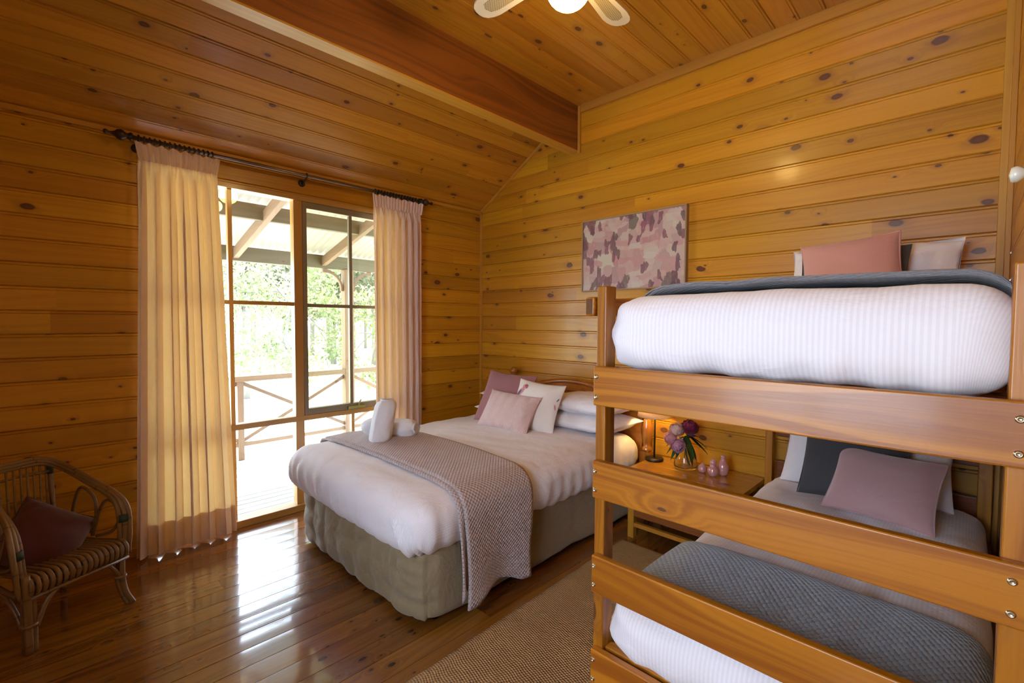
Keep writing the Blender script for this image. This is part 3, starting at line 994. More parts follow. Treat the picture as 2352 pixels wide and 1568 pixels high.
def cushion(name, label, cat, mat, w, h, T, loc, tilt, yaw=0.0, roll=0.0, seed=1.0, crumple=0.004, group=None, piping=None, n=26, pinch=0.07, pr=0.004):
    """standing cushion: front faces -y, bottom edge centre at loc, tilt leans it back (deg)"""
    M = Matrix.Translation(V(loc)) @ Matrix.Rotation(radians(yaw), 4, 'Z') @ Matrix.Rotation(radians(-tilt), 4, 'X') @ Matrix.Rotation(radians(roll), 4, 'Y')
    f = cush_fn(w, h, T, seed, crumple, pinch=pinch)
    root = thing(name, label, cat, group=group, M=M)
    m = MB()
    for side in (-1, 1):
        def g(u, v, side=side):
            # denser sampling near the seam
            s, t = sin((u - 0.5) * pi), sin((v - 0.5) * pi)
            return M @ f(s, t, side)
        if side < 0:
            m.grid(g, n, n, lambda u, v: (sin((u - 0.5) * pi) * w / 2, sin((v - 0.5) * pi) * h / 2))
        else:
            m.grid(lambda u, v: g(1 - u, v), n, n, lambda u, v: (sin((u - 0.5) * pi) * w / 2 + 3, sin((v - 0.5) * pi) * h / 2))
    m.build('cushion_cover' if 'pillow' not in name else 'pillowcase', mat, root, merge=0.0006)
    if piping:
        path = []
        k = 14
        for i in range(k): path.append(f(-1 + 2 * i / k, -1, 0))
        for i in range(k): path.append(f(1, -1 + 2 * i / k, 0))
        for i in range(k): path.append(f(1 - 2 * i / k, 1, 0))
        for i in range(k): path.append(f(-1, 1 - 2 * i / k, 0))
        m = MB(); m.tube([M @ p for p in path], pr, 6, closed=True)
        m.build('piping', piping, root)
    root['_f'] = 0
    del root['_f']
    return root, M, f


# ------------------------------------------------------------------ double bed
BX0, BX1, BYF = 0.42, 1.755, -1.915
bed = thing('double_bed', 'timber double bed with turned headboard posts and an olive valance, by the window', 'bed', (1.09, -1.0, 0))
m = MB()
def quilt(p, n):
    # puffed quilting squares, slightly slack towards the floor
    a = p.x if abs(n.y) > abs(n.x) else p.y
    q = abs(sin(a * pi / 0.165)) ** 0.3 * abs(sin((p.z + 0.03) * pi / 0.125)) ** 0.3
    k = min(1.0, max(0.0, (0.36 - p.z) / 0.05))
    amp = 0.017 if abs(n.y) > abs(n.x) else 0.003
    p = p + n * amp * q * k
    ruck = noise.noise(V((p.x * 7, p.y * 7, p.z * 9))) * (0.012 if n.y < -0.4 else 0.005)
    p = p + n * ruck * k
    if n.y < -0.4:
        cr = noise.noise(V((p.x * 4.2 + p.z * 5, p.z * 6 - p.x * 3, 4.0)))
        p = p - n * 0.016 * exp(-(cr * 7) ** 2) * (0.35 + 0.65 * min(1, max(0, (p.x - 1.0) / 0.5))) * k
        p = p - n * 0.006 * (0.5 + 0.5 * sin(p.x * 95 + 4 * noise.noise(p * 6))) * max(0, 1 - (0.36 - p.z) / 0.09)
    if abs(n.y) > 0.5 and n.y < 0:
        p.y -= 0.035 * sin(pi * min(1, max(0, (p.x - BX0) / (BX1 - BX0)))) * (0.3 + 0.7 * sin(pi * min(1, p.z / 0.36)))
    if p.z < 0.06:
        p.z += 0.012 * noise.noise(V((p.x * 4, p.y * 4, 3)))
    return p
rbox(m, BX0 + 0.015, BX1 - 0.012, BYF + 0.03, -0.12, 0.022, 0.37, 0.09, 0.016, fn=quilt, open_bottom=True, rv=0.03)
m.build('valance', M_['valance'], bed)
m = MB()
m.box(0.47, 1.70, -1.84, -0.13, 0.08, 0.30, 'y'); m.build('bed_base', M_['night'], bed)
for (x, y) in ((0.55, -1.78), (1.62, -1.78), (0.55, -0.2), (1.62, -0.2)):
    m = MB(); m.box(x - 0.03, x + 0.03, y - 0.03, y + 0.03, 0.0, 0.085, 'z'); m.build('leg', M_['black'], bed)
hb = MB()
n = 26
xa, xb, yh = 0.52, 1.76, -0.058
def arch(x): return 0.885 - 0.42 * (x - 1.14) ** 2 if abs(x - 1.14) < 0.42 else 0.811 - 0.25 * max(0, abs(x - 1.14) - 0.42)
for i in range(n):
    x1_, x2_ = xa + (xb - xa) * i / n, xa + (xb - xa) * (i + 1) / n
    hb.prism([(x1_, 0.35), (x2_, 0.35), (x2_, arch(x2_)), (x1_, arch(x1_))], yh - 0.014, yh + 0.014, lambda a, b, d: (a, d, b), bid=0.4)
hp = hb.build('headboard', M_['head'], bed, merge=0.0005)
m = MB(); m.tube([(xa + (xb - xa) * i / 40, yh - 0.004, arch(xa + (xb - xa) * i / 40)) for i in range(41)], 0.020, 10); m.build('moulding', M_['head'], hp)
m = MB(); m.tube([(xa + 0.1 + (xb - xa - 0.2) * i / 40, yh - 0.016, arch(xa + 0.1 + (xb - xa - 0.2) * i / 40) - 0.065) for i in range(41)], 0.008, 8); m.build('moulding', M_['head'], hp)
for x in (0.497, 1.79):
    m = MB()
    m.box(x - 0.038, x + 0.038, yh - 0.038, yh + 0.036, 0.0, 0.46, 'z', bid=0.5)
    prof = [(0.036, 0.46), (0.039, 0.475), (0.030, 0.49), (0.026, 0.50), (0.030, 0.52), (0.037, 0.56), (0.040, 0.60), (0.037, 0.64), (0.028, 0.675), (0.025, 0.69), (0.034, 0.70), (0.036, 0.712), (0.028, 0.722),
            (0.026, 0.74), (0.040, 0.752), (0.042, 0.77), (0.036, 0.79), (0.030, 0.83), (0.028, 0.85), (0.034, 0.86), (0.034, 0.875), (0.022, 0.885), (0.020, 0.893), (0.030, 0.905), (0.034, 0.922), (0.030, 0.940), (0.018, 0.952), (0.0001, 0.956)]
    m.lathe(prof, 22, Matrix.Translation((x, yh, 0)))
    m.build('bedpost', M_['head'], bed)


def bed_top(x, y):
    c = (1.0875, -1.0)
    return 0.585 + 0.028 * max(0, (1 - ((x - c[0]) / 0.69) ** 2)) * (1 - 0.6 * ((y - c[1]) / 0.95) ** 2)

m = MB()
def drape(p, n):
    if n.y < -0.5 or (n.x > 0.5):
        a = p.x if n.y < -0.5 else p.y
        lf = 1.0 - min(1, max(0, (p.x - BX0) / 1.2)) if n.y < -0.5 else 0.25
        p = p + n * (0.006 * lf + 0.002) * sin(a * 62 + p.z * 9 + 3.0 * noise.noise(p * 3)) * max(0, min(1, (0.56 - p.z) / 0.12))
        p = p + n * 0.008 * noise.noise(V((a * 6, p.z * 5, 3)))
    q_ = (p.x - 1.79) + (p.y + 1.97)
    if p.x > 1.55 and p.y < -1.72 and n.z < 0.6:
        t_ = (0.54 - p.z) / 0.2
        for off, dep, wd in ((-0.13, 0.022, 0.016), (-0.085, 0.014, 0.012)):
            qc = off + 0.11 * t_ ** 1.4 if t_ > 0 else off
            p = p - n * dep * exp(-((q_ - qc) / wd) ** 2) * max(0, min(1, t_ * 4)) * (1 if t_ < 1.1 else 0.3)
            p = p + n * dep * 0.7 * exp(-((q_ - qc + 0.03) / 0.02) ** 2) * max(0, min(1, t_ * 4))
    if n.y < -0.3:
        p.y += -0.02 * sin(pi * min(1, max(0, (p.x - BX0) / (BX1 - BX0)))) * -n.y
    if n.z > 0.6:
        # long soft creases across the made-up top
        k = noise.noise(V((p.x * 1.6 + p.y * 1.1, p.y * 7.5 - p.x * 2.5, 1.3)))
        p.z += 0.0075 * k + 0.003 * noise.noise(V((p.x * 5, p.y * 18 - p.x * 6, 7)))
    if n.z < -0.3:
        t = (p.x - BX0) / (BX1 - BX0)
        p.z += 0.012 * noise.noise(V((p.x * 5, p.y * 5, 0)))
    return p
rbox(m, BX0 - 0.035, BX1 + 0.035, BYF - 0.055, -0.10, 0.318, 0.585, 0.12, 0.017, dn=0.010, seed=2.0, crown=0.028, fn=drape, rv=0.115)
props(m.build('duvet', M_['linen']), 'white striped duvet tucked over the double bed beside the window', 'bedding')

# throw across the double bed
m = MB()
prof = [(0.372, 0.50), (0.366, 0.545), (0.385, 0.585), (0.42, 0.603)]
for i in range(1, 16):
    x = 0.42 + (1.66 - 0.42) * i / 16
    prof.append((x, bed_top(x, -1.5) + 0.019))
prof += [(1.66, 0.610), (1.725, 0.600), (1.775, 0.572), (1.805, 0.52), (1.812, 0.45), (1.812, 0.38), (1.808, 0.30), (1.803, 0.22), (1.80, 0.14), (1.80, 0.055)]
pp_ = smooth_path([(a, 0, b) for a, b in prof], 4)
ds = [0]
for a, b in zip(pp_[:-1], pp_[1:]): ds.append(ds[-1] + (b - a).length)
NN = len(pp_) - 1
def thr(y0, y1, lift=0.0, endz=0.0):
    def f(u, v):
        i = min(NN, int(round(u * NN))); p = pp_[i]
        y = y0 + (y1 - y0) * v
        hang = max(0.0, (p.x > 1.7) * (0.58 - p.z) / 0.5)
        z = p.z + lift
        x = p.x + lift * (p.x > 1.75)
        yy = y + 0.02 * hang * sin(z * 7) * (1 - 2 * v) + 0.012 * noise.noise(V((p.x * 3, y * 2, z * 3)))
        x += hang * 0.016 * sin(v * 6.5 + 0.6 + z * 3)
        if p.z < 0.25 and p.x > 1.7:
            z += (0.25 - p.z) * (0.28 * sin(pi * min(1, max(0, (v - 0.12) / 0.75))) ** 1.2 + endz)
        if u < 0.85 and p.x < 1.7:
            z += 0.004 * noise.noise(V((p.x * 6, y * 9, 2)))
        return V((x, yy, z))
    return f
m.grid(thr(-1.715, -1.275), NN, 26, lambda u, v: (ds[min(NN, int(round(u * NN)))], v * 0.44))
m.grid(thr(-1.742, -1.66, -0.007, 0.25), NN, 5, lambda u, v: (ds[min(NN, int(round(u * NN)))] + 0.1, v * 0.08))
props(m.build('throw_blanket', M_['throw'], solid=0.010), 'taupe waffle-knit throw laid across the double bed, hanging to the floor', 'blanket')

# pillows in two stacks
g = 'white pillows on the double bed'
ps = [('bottom pillow of the stack by the window, at the head of the double bed', (0.785, -0.49, 0.655), 2, 3.0), ('top pillow of the stack by the window, behind the mauve cushion', (0.80, -0.45, 0.765), 2, 5.0),
      ('bottom pillow of the stack next to the nightstand, on the double bed', (1.455, -0.50, 0.655), -2, 7.0), ('top pillow of the stack next to the nightstand, on the double bed', (1.445, -0.47, 0.770), -3, 9.0)]
for lab, loc, yaw, sd_ in ps:
    cushion('pillow', 'white ' + lab, 'pillow', M_['pillow'], 0.62, 0.42, 0.135, loc, 88, yaw, seed=sd_, crumple=0.010, pinch=0.05, group=g)
cushion('cushion', 'mauve linen cushion leaning at the back of the double bed', 'cushion', M_['mauve'], 0.44, 0.41, 0.13, (0.905, -0.66, 0.598), 27, 10, 3, seed=11, crumple=0.006, group='cushions on the double bed')
wc, WMx, wf = cushion('cushion', 'cream cushion printed with a pink parrot, on the double bed', 'cushion', M_['print'], 0.37, 0.36, 0.13, (1.215, -0.655, 0.600), 26, 14, 5, seed=13, crumple=0.004, group='cushions on the double bed')


def print_patch(name, polys, mat, rgx=0.0016):
    m_ = MB()
    for poly in polys:
        cx = sum(p[0] for p in poly) / len(poly); cy = sum(p[1] for p in poly) / len(poly)
        R = 5
        for i in range(len(poly)):
            a, b = poly[i], poly[(i + 1) % len(poly)]
            for r_ in range(R):
                k0, k1 = r_ / R, (r_ + 1) / R
                pts = []
                for (p, k) in ((a, k0), (a, k1), (b, k1), (b, k0)):
                    s, t = cx + (p[0] - cx) * k, cy + (p[1] - cy) * k
                    q = wf(s, t, -1); q.y -= rgx
                    pts.append(WMx @ q)
                m_.quad(*pts, smooth=True)
    m_.build(name, mat, wc)


def ell(cx, cy, a, b, rot, n=18, k0=0.0, k1=2 * pi):
    return [(cx + a * cos(t) * cos(rot) - b * sin(t) * sin(rot), cy + a * cos(t) * sin(rot) + b * sin(t) * cos(rot)) for t in [k0 + (k1 - k0) * i / n for i in range(n)]]

print_patch('bird_body', [ell(-0.74, 0.38, 0.30, 0.13, 0.85), ell(-0.56, 0.66, 0.13, 0.11, 0.2)], M_['birdpink'])
print_patch('bird_wing', [ell(-0.82, 0.30, 0.24, 0.075, 0.95), [(-0.90, 0.08), (-0.86, 0.04), (-0.94, -0.2), (-0.97, -0.18)]], M_['birddark'], 0.0024)
print_patch('bird_cheek', [ell(-0.52, 0.69, 0.065, 0.055, 0.0), [(-0.45, 0.66), (-0.42, 0.60), (-0.46, 0.55), (-0.50, 0.59)]], M_['birdred'], 0.0026)
print_patch('printed_flower', [ell(0.92, 0.06, 0.028, 0.11, 0.3)], M_['birdpink'])
print_patch('printed_flower', [ell(0.94, 0.36, 0.02, 0.08, -0.3)], M_['birddark'])
lv = []
for i in range(5):
    for s in (-1, 1):
        y = -0.72 + 0.09 * i
        lv.append(ell(-0.42 + s * 0.06 + 0.02 * i, y + 0.03, 0.075, 0.022, s * 0.9 + (0 if s > 0 else pi)))
print_patch('leaf_sprig', lv, M_['printgreen'])

# quilted pink cushion
def quilted_mat():
    t = NT('pink_quilted_satin')
    u, v = t.uv()
    a = t.math('ABSOLUTE', t.math('SUBTRACT', t.math('FRACT', t.math('MULTIPLY', u, 1 / 0.085)), 0.5))
    s = t.math('SINE', t.math('MULTIPLY', t.math('MULTIPLY_ADD', a, 0.085, v), 2 * pi / 0.021))
    h = t.math('POWER', t.math('ABSOLUTE', s), 0.5)
    h = t.math('MULTIPLY', h, t.maprange(a, 0.0, 0.03))
    nz = t.noise(t.vec(t.math('MULTIPLY', u, 30.0), t.math('MULTIPLY', v, 30.0)), 1.0, 2.0)
    c = t.mix(nz, (0.70, 0.47, 0.44), (0.62, 0.40, 0.385))
    t.bsdf(Base_Color=c, Roughness=0.42, Sheen_Weight=0.6, Normal=t.bump(h, 0.55, 0.008))
    return t.m
M_['quilted'] = quilted_mat()
cushion('cushion', 'small pale pink quilted cushion in front, on the double bed', 'cushion', M_['quilted'], 0.47, 0.285, 0.13, (1.065, -0.775, 0.602), 33, 4, 2, seed=17, crumple=0.004, group='cushions on the double bed')

# towels
def roll_towel(name, label, c, ax, up, length, rx, rz_, seed, tiltend=0.0):
    """rolled towel: outer roll and a visible spiral at the ends"""
    ax = V(ax).normalized(); up = V(up); up = (up - ax * up.dot(ax)).normalized(); sd2 = ax.cross(up)
    M = Matrix((( sd2.x, up.x, ax.x, c[0]), (sd2.y, up.y, ax.y, c[1]), (sd2.z, up.z, ax.z, c[2]), (0, 0, 0, 1)))
    root = thing(name, label, 'towel', M=M)
    m_ = MB()
    NS, NL = 40, 26
    def f(u, v):
        a = 2 * pi * u; l = (v - 0.5) * length
        e = abs(v - 0.5) * 2
        k = 1 - max(0, (e - 0.62) / 0.38) ** 2.6 * 0.50
        p = V((cos(a) * rx * k, sin(a) * rz_ * k, l + 0.012 * cos(a * 1.0 + seed) * e))
        nn = V((cos(a), sin(a), 0))
        p += nn * (0.006 * noise.noise(V((cos(a) * 2, sin(a) * 2, l * 9 + seed))) + 0.003 * noise.noise(V((cos(a) * 7, sin(a) * 7, l * 30 + seed))))
        if 0.10 < u < 0.16: p += nn * 0.005 * (1 - abs(u - 0.13) / 0.03)
        # one oblique crease
        cz = l * 6 + cos(a - 1.0) * 0.9 + 0.2
        p -= nn * 0.005 * exp(-(cz * 4.5) ** 2)
        return M @ p
    m_.grid(f, NS, NL, lambda u, v: (u * 0.5, v * length), closeu=False)
    for s in (-1, 1):
        pts = []
        for i in range(70):
            a = i * 0.30 * s; k = 0.60 * (1 - i / 74)
            pts.append(M @ V((cos(a) * rx * k, sin(a) * rz_ * k, s * (length / 2 - 0.004 - 0.006 * (i % 21 < 10)))))
        m_.tube(pts, 0.008, 6)
        def cap(u, v, s=s):
            a = 2 * pi * u
            return M @ V((cos(a) * rx * 0.6 * v, sin(a) * rz_ * 0.6 * v, s * (length / 2 - 0.010 * (1 - v))))
        m_.grid(cap, 24, 3)
    m_.build('towel_roll', M_['towel'], root)
    return root

roll_towel('rolled_towel', 'white towel rolled and lying flat on the throw, behind the upright one', (0.735, -1.44, 0.672), (0.80, 0.60, -0.02), (0, 0, 1), 0.35, 0.075, 0.058, 3)
roll_towel('rolled_towel', 'white rolled towel standing upright and leaning on the lying one', (0.822, -1.545, 0.738), (-0.03, 0.26, 1.0), (-0.4, -1, 0), 0.272, 0.078, 0.066, 8)

# ------------------------------------------------------------------ bunk
bunk = thing('bunk_bed', 'glossy pine bunk bed with broad foot rails, standing in the right corner', 'bed', (3.03, -0.95, 0))
BL, BR = 2.596, 3.486
for (xa_, xb_, ya_, yb_) in ((2.594, 2.628, -1.875, -1.822), (3.441, 3.487, -1.875, -1.822), (2.556, 2.595, -0.10, -0.048), (3.430, 3.478, -0.10, -0.048)):
    m = MB(); m.box(xa_, xb_, ya_, yb_, 0, 1.457 if ya_ < -1 else 1.47, 'z'); m.build('post', M_['bunk'], bunk, bevel=0.0045, seg=3)
for (z0, z1) in ((1.108, 1.222), (0.834, 0.945), (0.549, 0.661), (0.262, 0.376)):
    m = MB(); m.box(2.602, 3.492, -1.900, -1.875, z0, z1, 'x')
    r = m.build('foot_rail', M_['bunk'], bunk, bevel=0.0045, seg=3)
    for x in (2.613, 3.455):
        for z in (z0 + 0.025, z1 - 0.030):
            b = MB()
            Mb = Matrix.Translation((x, -1.900, z)) @ Matrix.Rotation(radians(90), 4, 'X')
            b.lathe([(0.0068, -0.001), (0.0068, 0.0010), (0.0052, 0.0014), (0.0050, 0.0030), (0.0040, 0.0036), (0.0034, 0.0020), (0.0001, 0.0020)], 12, Mb)
            b.build('bolt', M_['bolt'], r)
for (z0, z1) in ((1.10, 1.20), (0.29, 0.385)):
    for (x0, x1) in ((2.600, 2.622), (3.458, 3.480)):
        m = MB(); m.box(x0, x1, -1.822, -0.10, z0, z1, 'y'); m.build('side_rail', M_['bunk'], bunk, bevel=0.004)
    m = MB()
    for i in range(12):
        y = -1.78 + i * 0.145
        m.box(2.622, 3.458, y, y + 0.075, z1 - 0.035, z1 - 0.015, 'x')
    m.build('slat_base', M_['bunk'], bunk)
    m = MB(); m.box(2.628, 3.441, -1.86, -1.825, z0 + 0.01, z1 - 0.01, 'x'); m.build('cross_bearer', M_['bunk'], bunk, bevel=0.003)
gm = MB(); gm.box(2.558, 2.592, -1.885, -0.06, 1.369, 1.426, 'y')
go = gm.build('guard_rail', M_['bunk'], bunk, bevel=0.008, seg=3)
m = MB(); m.box(2.564, 2.586, -1.8865, -1.884, 1.375, 1.420, 'z'); m.build('sawn_end', M_['endgrain'], go)
for (z0, z1) in ((0.42, 0.56), (0.70, 0.84), (1.12, 1.24)):
    m = MB(); m.box(2.60, 3.46, -0.045, -0.022, z0, z1, 'x'); m.build('head_rail', M_['redwood'] if z0 < 0.9 else M_['bunk'], bunk, bevel=0.006)


def bunk_duvet(z0, z1, seed, name, label, crown):
    m_ = MB()
    def fn(p, n):
        if n.y < -0.3:
            p = p + n * 0.004 * sin(p.x * 60 + 3 * noise.noise(p * 4)) * max(0, min(1, (z0 + 0.1 - p.z) / 0.06))
            lft = max(0, 1 - (p.x - 2.63) / 0.15)
            p = p + n * 0.006 * sin(p.z * 70 + p.x * 30) * lft
        if n.z > 0.5:
            k = noise.noise(V((p.x * 6, p.y * 6, seed))) + 0.6 * noise.noise(V((p.x * 14, p.y * 10, seed)))
            p.z += (0.011 * k + 0.005 * noise.noise(V((p.x * 30, p.y * 13, seed)))) * (1 if z1 < 1 else 0.3)
        if n.z < -0.3 or p.z < z0 + 0.05:
            p.z += 0.010 * noise.noise(V((p.x * 7, p.y * 3, seed)))
        return p
    rbox(m_, 2.620, 3.462, -1.880 if z1 > 1 else -1.868, -0.12, z0, z1, 0.085, 0.018, dn=0.008, seed=seed, crown=crown, fn=fn, rv=0.08)
    props(m_.build(name, M_['linen']), label, 'bedding')

bunk_duvet(1.212, 1.425, 4.0, 'duvet', 'white striped duvet on the upper bunk', 0.010)
bunk_duvet(0.345, 0.525, 8.0, 'duvet', 'white striped duvet on the lower bunk, behind the rails', 0.012)
# folded throws on both bunks
def bunk_throw(name, label, mat, y0, y1, zt, x0, x1, drop, th, seed, crown):
    m_ = MB()
    pr = [(x0 - 0.004, zt - drop), (x0 - 0.006, zt - 0.04), (x0 + 0.018, zt - 0.008), (x0 + 0.06, zt + 0.012)]
    for i in range(1, 12):
        x = x0 + 0.06 + (x1 - x0 - 0.12) * i / 12
        pr.append((x, zt + 0.012 + crown * (1 - ((x - 3.045) / 0.42) ** 2)))
    pr += [(x1 - 0.06, zt + 0.010), (x1 - 0.022, zt - 0.012), (x1 - 0.003, zt - 0.05), (x1 + 0.0, zt - drop)]
    sp = smooth_path([(a, 0, b) for a, b in pr], 4)
    dd = [0]
    for a, b in zip(sp[:-1], sp[1:]): dd.append(dd[-1] + (b - a).length)
    K = len(sp) - 1
    def f(u, v):
        p = sp[min(K, int(round(u * K)))]
        a = 2 * pi * v
        # closed flattened loop across the fold
        yy = (y0 + y1) / 2 - cos(a) * (y1 - y0) / 2 * (1 if abs(cos(a)) > 0.999 else 1)
        h = sin(a)
        h = (abs(h) ** 0.35) * (1 if h > 0 else -1)
        yy += 0.010 * noise.noise(V((p.x * 5, v * 3, seed)))
        zz = p.z + h * th / 2 + 0.004 * noise.noise(V((p.x * 9, yy * 9, seed)))
        return V((p.x, yy, zz))
    m_.grid(f, K, 40, lambda u, v: (dd[min(K, int(round(u * K)))], (abs(v - 0.5)) * (y1 - y0) * 2.1))
    props(m_.build(name, mat, merge=0.0004), label, 'blanket')

bunk_throw('throw_blanket', 'charcoal throw folded over the upper bunk, seen edge-on', M_['throwgrey'], -1.79, -1.30, 1.436, 2.69, 3.462, 0.05, 0.020, 1, 0.008)
bunk_throw('throw_blanket', 'slate-blue waffle throw folded across the lower bunk', M_['throwblue'], -1.75, -1.37, 0.541, 2.626, 3.462, 0.09, 0.010, 5, 0.010)
for zb, who, pc, pn in ((1.424, 'upper', 'pinkweave', 'salmon-pink woven'), (0.534, 'lower', 'pinkvelvet', 'dusty-pink velvet')):
    gname = who + ' bunk pillows'
    up = who == 'upper'
    cushion('pillow', f'white pillow standing against the wall on the {who} bunk', 'pillow', M_['pillow'], 0.66, 0.37 if not up else 0.32, 0.15, (3.025, -0.30, zb), 20, 0, seed=31 + zb, crumple=0.013, pinch=0.04)
    cushion('cushion', f'charcoal cushion behind the pink one on the {who} bunk', 'cushion', M_['charcoal'], 0.42, 0.41 if not up else 0.30, 0.12, (3.02 if not up else 2.985, -0.46, zb + 0.002), 24, 2, 0, seed=35 + zb, crumple=0.005, piping=M_['charcoal'], pr=0.003)
    if up:
        cushion('cushion', f'{pn} cushion propped up on the upper bunk', 'cushion', M_[pc], 0.37, 0.345, 0.13, (3.020, -0.56, zb + 0.002), 26, 4, -7, seed=41, crumple=0.005, piping=M_[pc])
    else:
        cushion('cushion', f'{pn} cushion propped up on the lower bunk', 'cushion', M_[pc], 0.375, 0.32, 0.12, (3.125, -0.62, zb + 0.004), 42, -3, 3, seed=43, crumple=0.005, piping=M_[pc])
# ------------------------------------------------------------------ nightstand and what stands on it
NZ = 0.43
ns = thing('nightstand', 'low pine nightstand between the double bed and the bunk', 'nightstand', (2.18, -0.23, 0))
m = MB()
for i in range(4):
    y0 = -0.465 + i * 0.1115
    m.box(1.845, 2.535, y0 + 0.0008, y0 + 0.1107, NZ - 0.028, NZ, 'x')
m.build('table_top', M_['night'], ns, bevel=0.002)
for x in (1.868, 2.478):
    for y in (-0.435, -0.065):
        m = MB(); m.box(x, x + 0.042, y, y + 0.042, 0, NZ - 0.028, 'z'); m.build('leg', M_['night'], ns, bevel=0.003)
m = MB(); m.box(1.905, 2.483, -0.432, -0.412, 0.14, NZ - 0.03, 'x'); dr = m.build('drawer', M_['redwood'], ns, bevel=0.004)
m = MB(); m.lathe([(0.008, 0), (0.008, 0.012), (0.016, 0.02), (0.014, 0.03), (0.0001, 0.034)], 14, Matrix.Translation((2.19, -0.432, 0.29)) @ Matrix.Rotation(radians(90), 4, 'X')); m.build('knob', M_['night'], dr)
m = MB(); m.box(1.90, 2.49, -0.43, -0.40, 0.072, 0.098, 'x'); m.build('lower_rail', M_['night'], ns, bevel=0.003)
m = MB()
m.box(1.872, 1.886, -0.40, -0.06, 0.14, NZ - 0.03, 'y'); m.box(2.500, 2.514, -0.40, -0.06, 0.14, NZ - 0.03, 'y'); m.box(1.90, 2.49, -0.055, -0.045, 0.1, NZ - 0.03, 'x')
m.build('side_panel', M_['redwood'], ns)

lx, ly = 1.888, -0.135
lamp = thing('table_lamp', 'slim black table lamp with a cream shade, lit on the nightstand', 'lamp', (lx, ly, NZ))
T_ = Matrix.Translation((lx, ly, 0))
m = MB(); m.lathe([(0.0001, NZ), (0.058, NZ), (0.060, NZ + 0.004), (0.060, NZ + 0.014), (0.055, NZ + 0.018), (0.008, NZ + 0.020), (0.0001, NZ + 0.02)], 32, T_); m.build('base', M_['black'], lamp)
m = MB(); m.tube([(lx, ly, NZ + 0.018), (lx, ly, 0.80)], 0.006, 10); m.build('pole', M_['black'], lamp)
m = MB(); m.lathe([(0.112, 0.725), (0.108, 0.76), (0.085, 0.92)], 40, T_)
m.f = [f for f in m.f if len(f) == 4]; m.uv = m.uv[:len(m.f)]; m.sm = m.sm[:len(m.f)]; m.bid = m.bid[:len(m.f)]; m.mi = m.mi[:len(m.f)]
m.build('lamp_shade', M_['shade'], lamp, solid=0.002)
m = MB(); m.lathe([(0.0001, 0.80), (0.014, 0.803), (0.022, 0.825), (0.026, 0.845), (0.020, 0.865), (0.0001, 0.872)], 16, T_); m.build('bulb', emit('warm_bulb', (1.0, 0.64, 0.18), 190.0), lamp)

vx, vy = 2.117, -0.165
vase = thing('glass_vase', 'clear bell-shaped glass vase holding peonies on the nightstand', 'vase', (vx, vy, NZ))
m = MB()
op = [(0.0001, 0.004), (0.055, 0.002), (0.068, 0.010), (0.072, 0.025), (0.066, 0.060), (0.052, 0.100), (0.038, 0.130), (0.031, 0.150), (0.034, 0.165)]
ip = [(0.0315, 0.165), (0.0285, 0.150), (0.0355, 0.130), (0.0495, 0.100), (0.0635, 0.060), (0.0695, 0.027), (0.064, 0.016), (0.0001, 0.013)]
m.lathe(op + ip, 36, Matrix.Translation((vx, vy, NZ)))
m.build('vase_body', M_['vase'], vase)

CR, CD = V((0.716, 0.698, 0)), V((-0.698, 0.716, 0))     # across and along the view from the room's near corner


def bloom(parent, c, r, axis, mat, seed, name='bloom'):
    """ball of overlapping cupped petals, each a ruffled patch lifting away towards the crown"""
    rg = random.Random(seed)
    mb = MB()
    ax = V(axis).normalized()
    c = V(c)
    e1 = ax.orthogonal().normalized(); e2 = ax.cross(e1)
    N_ = 40
    for k in range(N_):
        ct = 1 - 1.72 * (k + 0.5) / N_
        st = sqrt(max(0, 1 - ct * ct)); ph_ = k * 2.39996 + rg.uniform(-0.2, 0.2)
        d = ax * ct + (e1 * cos(ph_) + e2 * sin(ph_)) * st
        t2 = (ax - d * ax.dot(d))
        t2 = t2.normalized() if t2.length > 0.05 else e1
        t1 = d.cross(t2)
        sz = rg.uniform(0.40, 0.56) * (0.75 if ct > 0.7 else 1.0)
        R_ = r * (0.80 + 0.14 * (1 - ct) / 1.7) * rg.uniform(0.95, 1.06)
        sd_ = rg.uniform(0, 6)
        def f(u, v):
            a, b = u * 2 - 1, v * 2 - 1
            w_ = sqrt(1 - 0.75 * b * b)
            q = d + t1 * (a * sz * w_) + t2 * (b * sz * 1.05 * (1 - 0.18 * a * a))
            lift = 1 + 0.20 * ((b + 1) / 2) ** 2 + 0.05 * sin(a * 6 + sd_) * (b + 1) / 2 - 0.10 * (1 - b) / 2
            return c + q.normalized() * R_ * lift
        mb.grid(f, 6, 6, bid=rg.random())
    return mb.build(name, mat, parent, merge=0.0)


def leafblade(mb, p, d, L, w, droop, seed):
    d = V(d).normalized()
    side = d.cross(V((0, 0, 1))).normalized()
    def f(u, v):
        a = u * 2 - 1
        ww = w * sin(pi * (0.06 + 0.94 * v)) ** 0.8 * (1 - 0.25 * v)
        return V(p) + d * (L * v) - V((0, 0, 1)) * (droop * L * v * v) + side * (a * ww) + V((0, 0, 1)) * (0.18 * w * abs(a) + 0.04 * L * sin(v * 5 + seed))
    mb.grid(f, 4, 8)


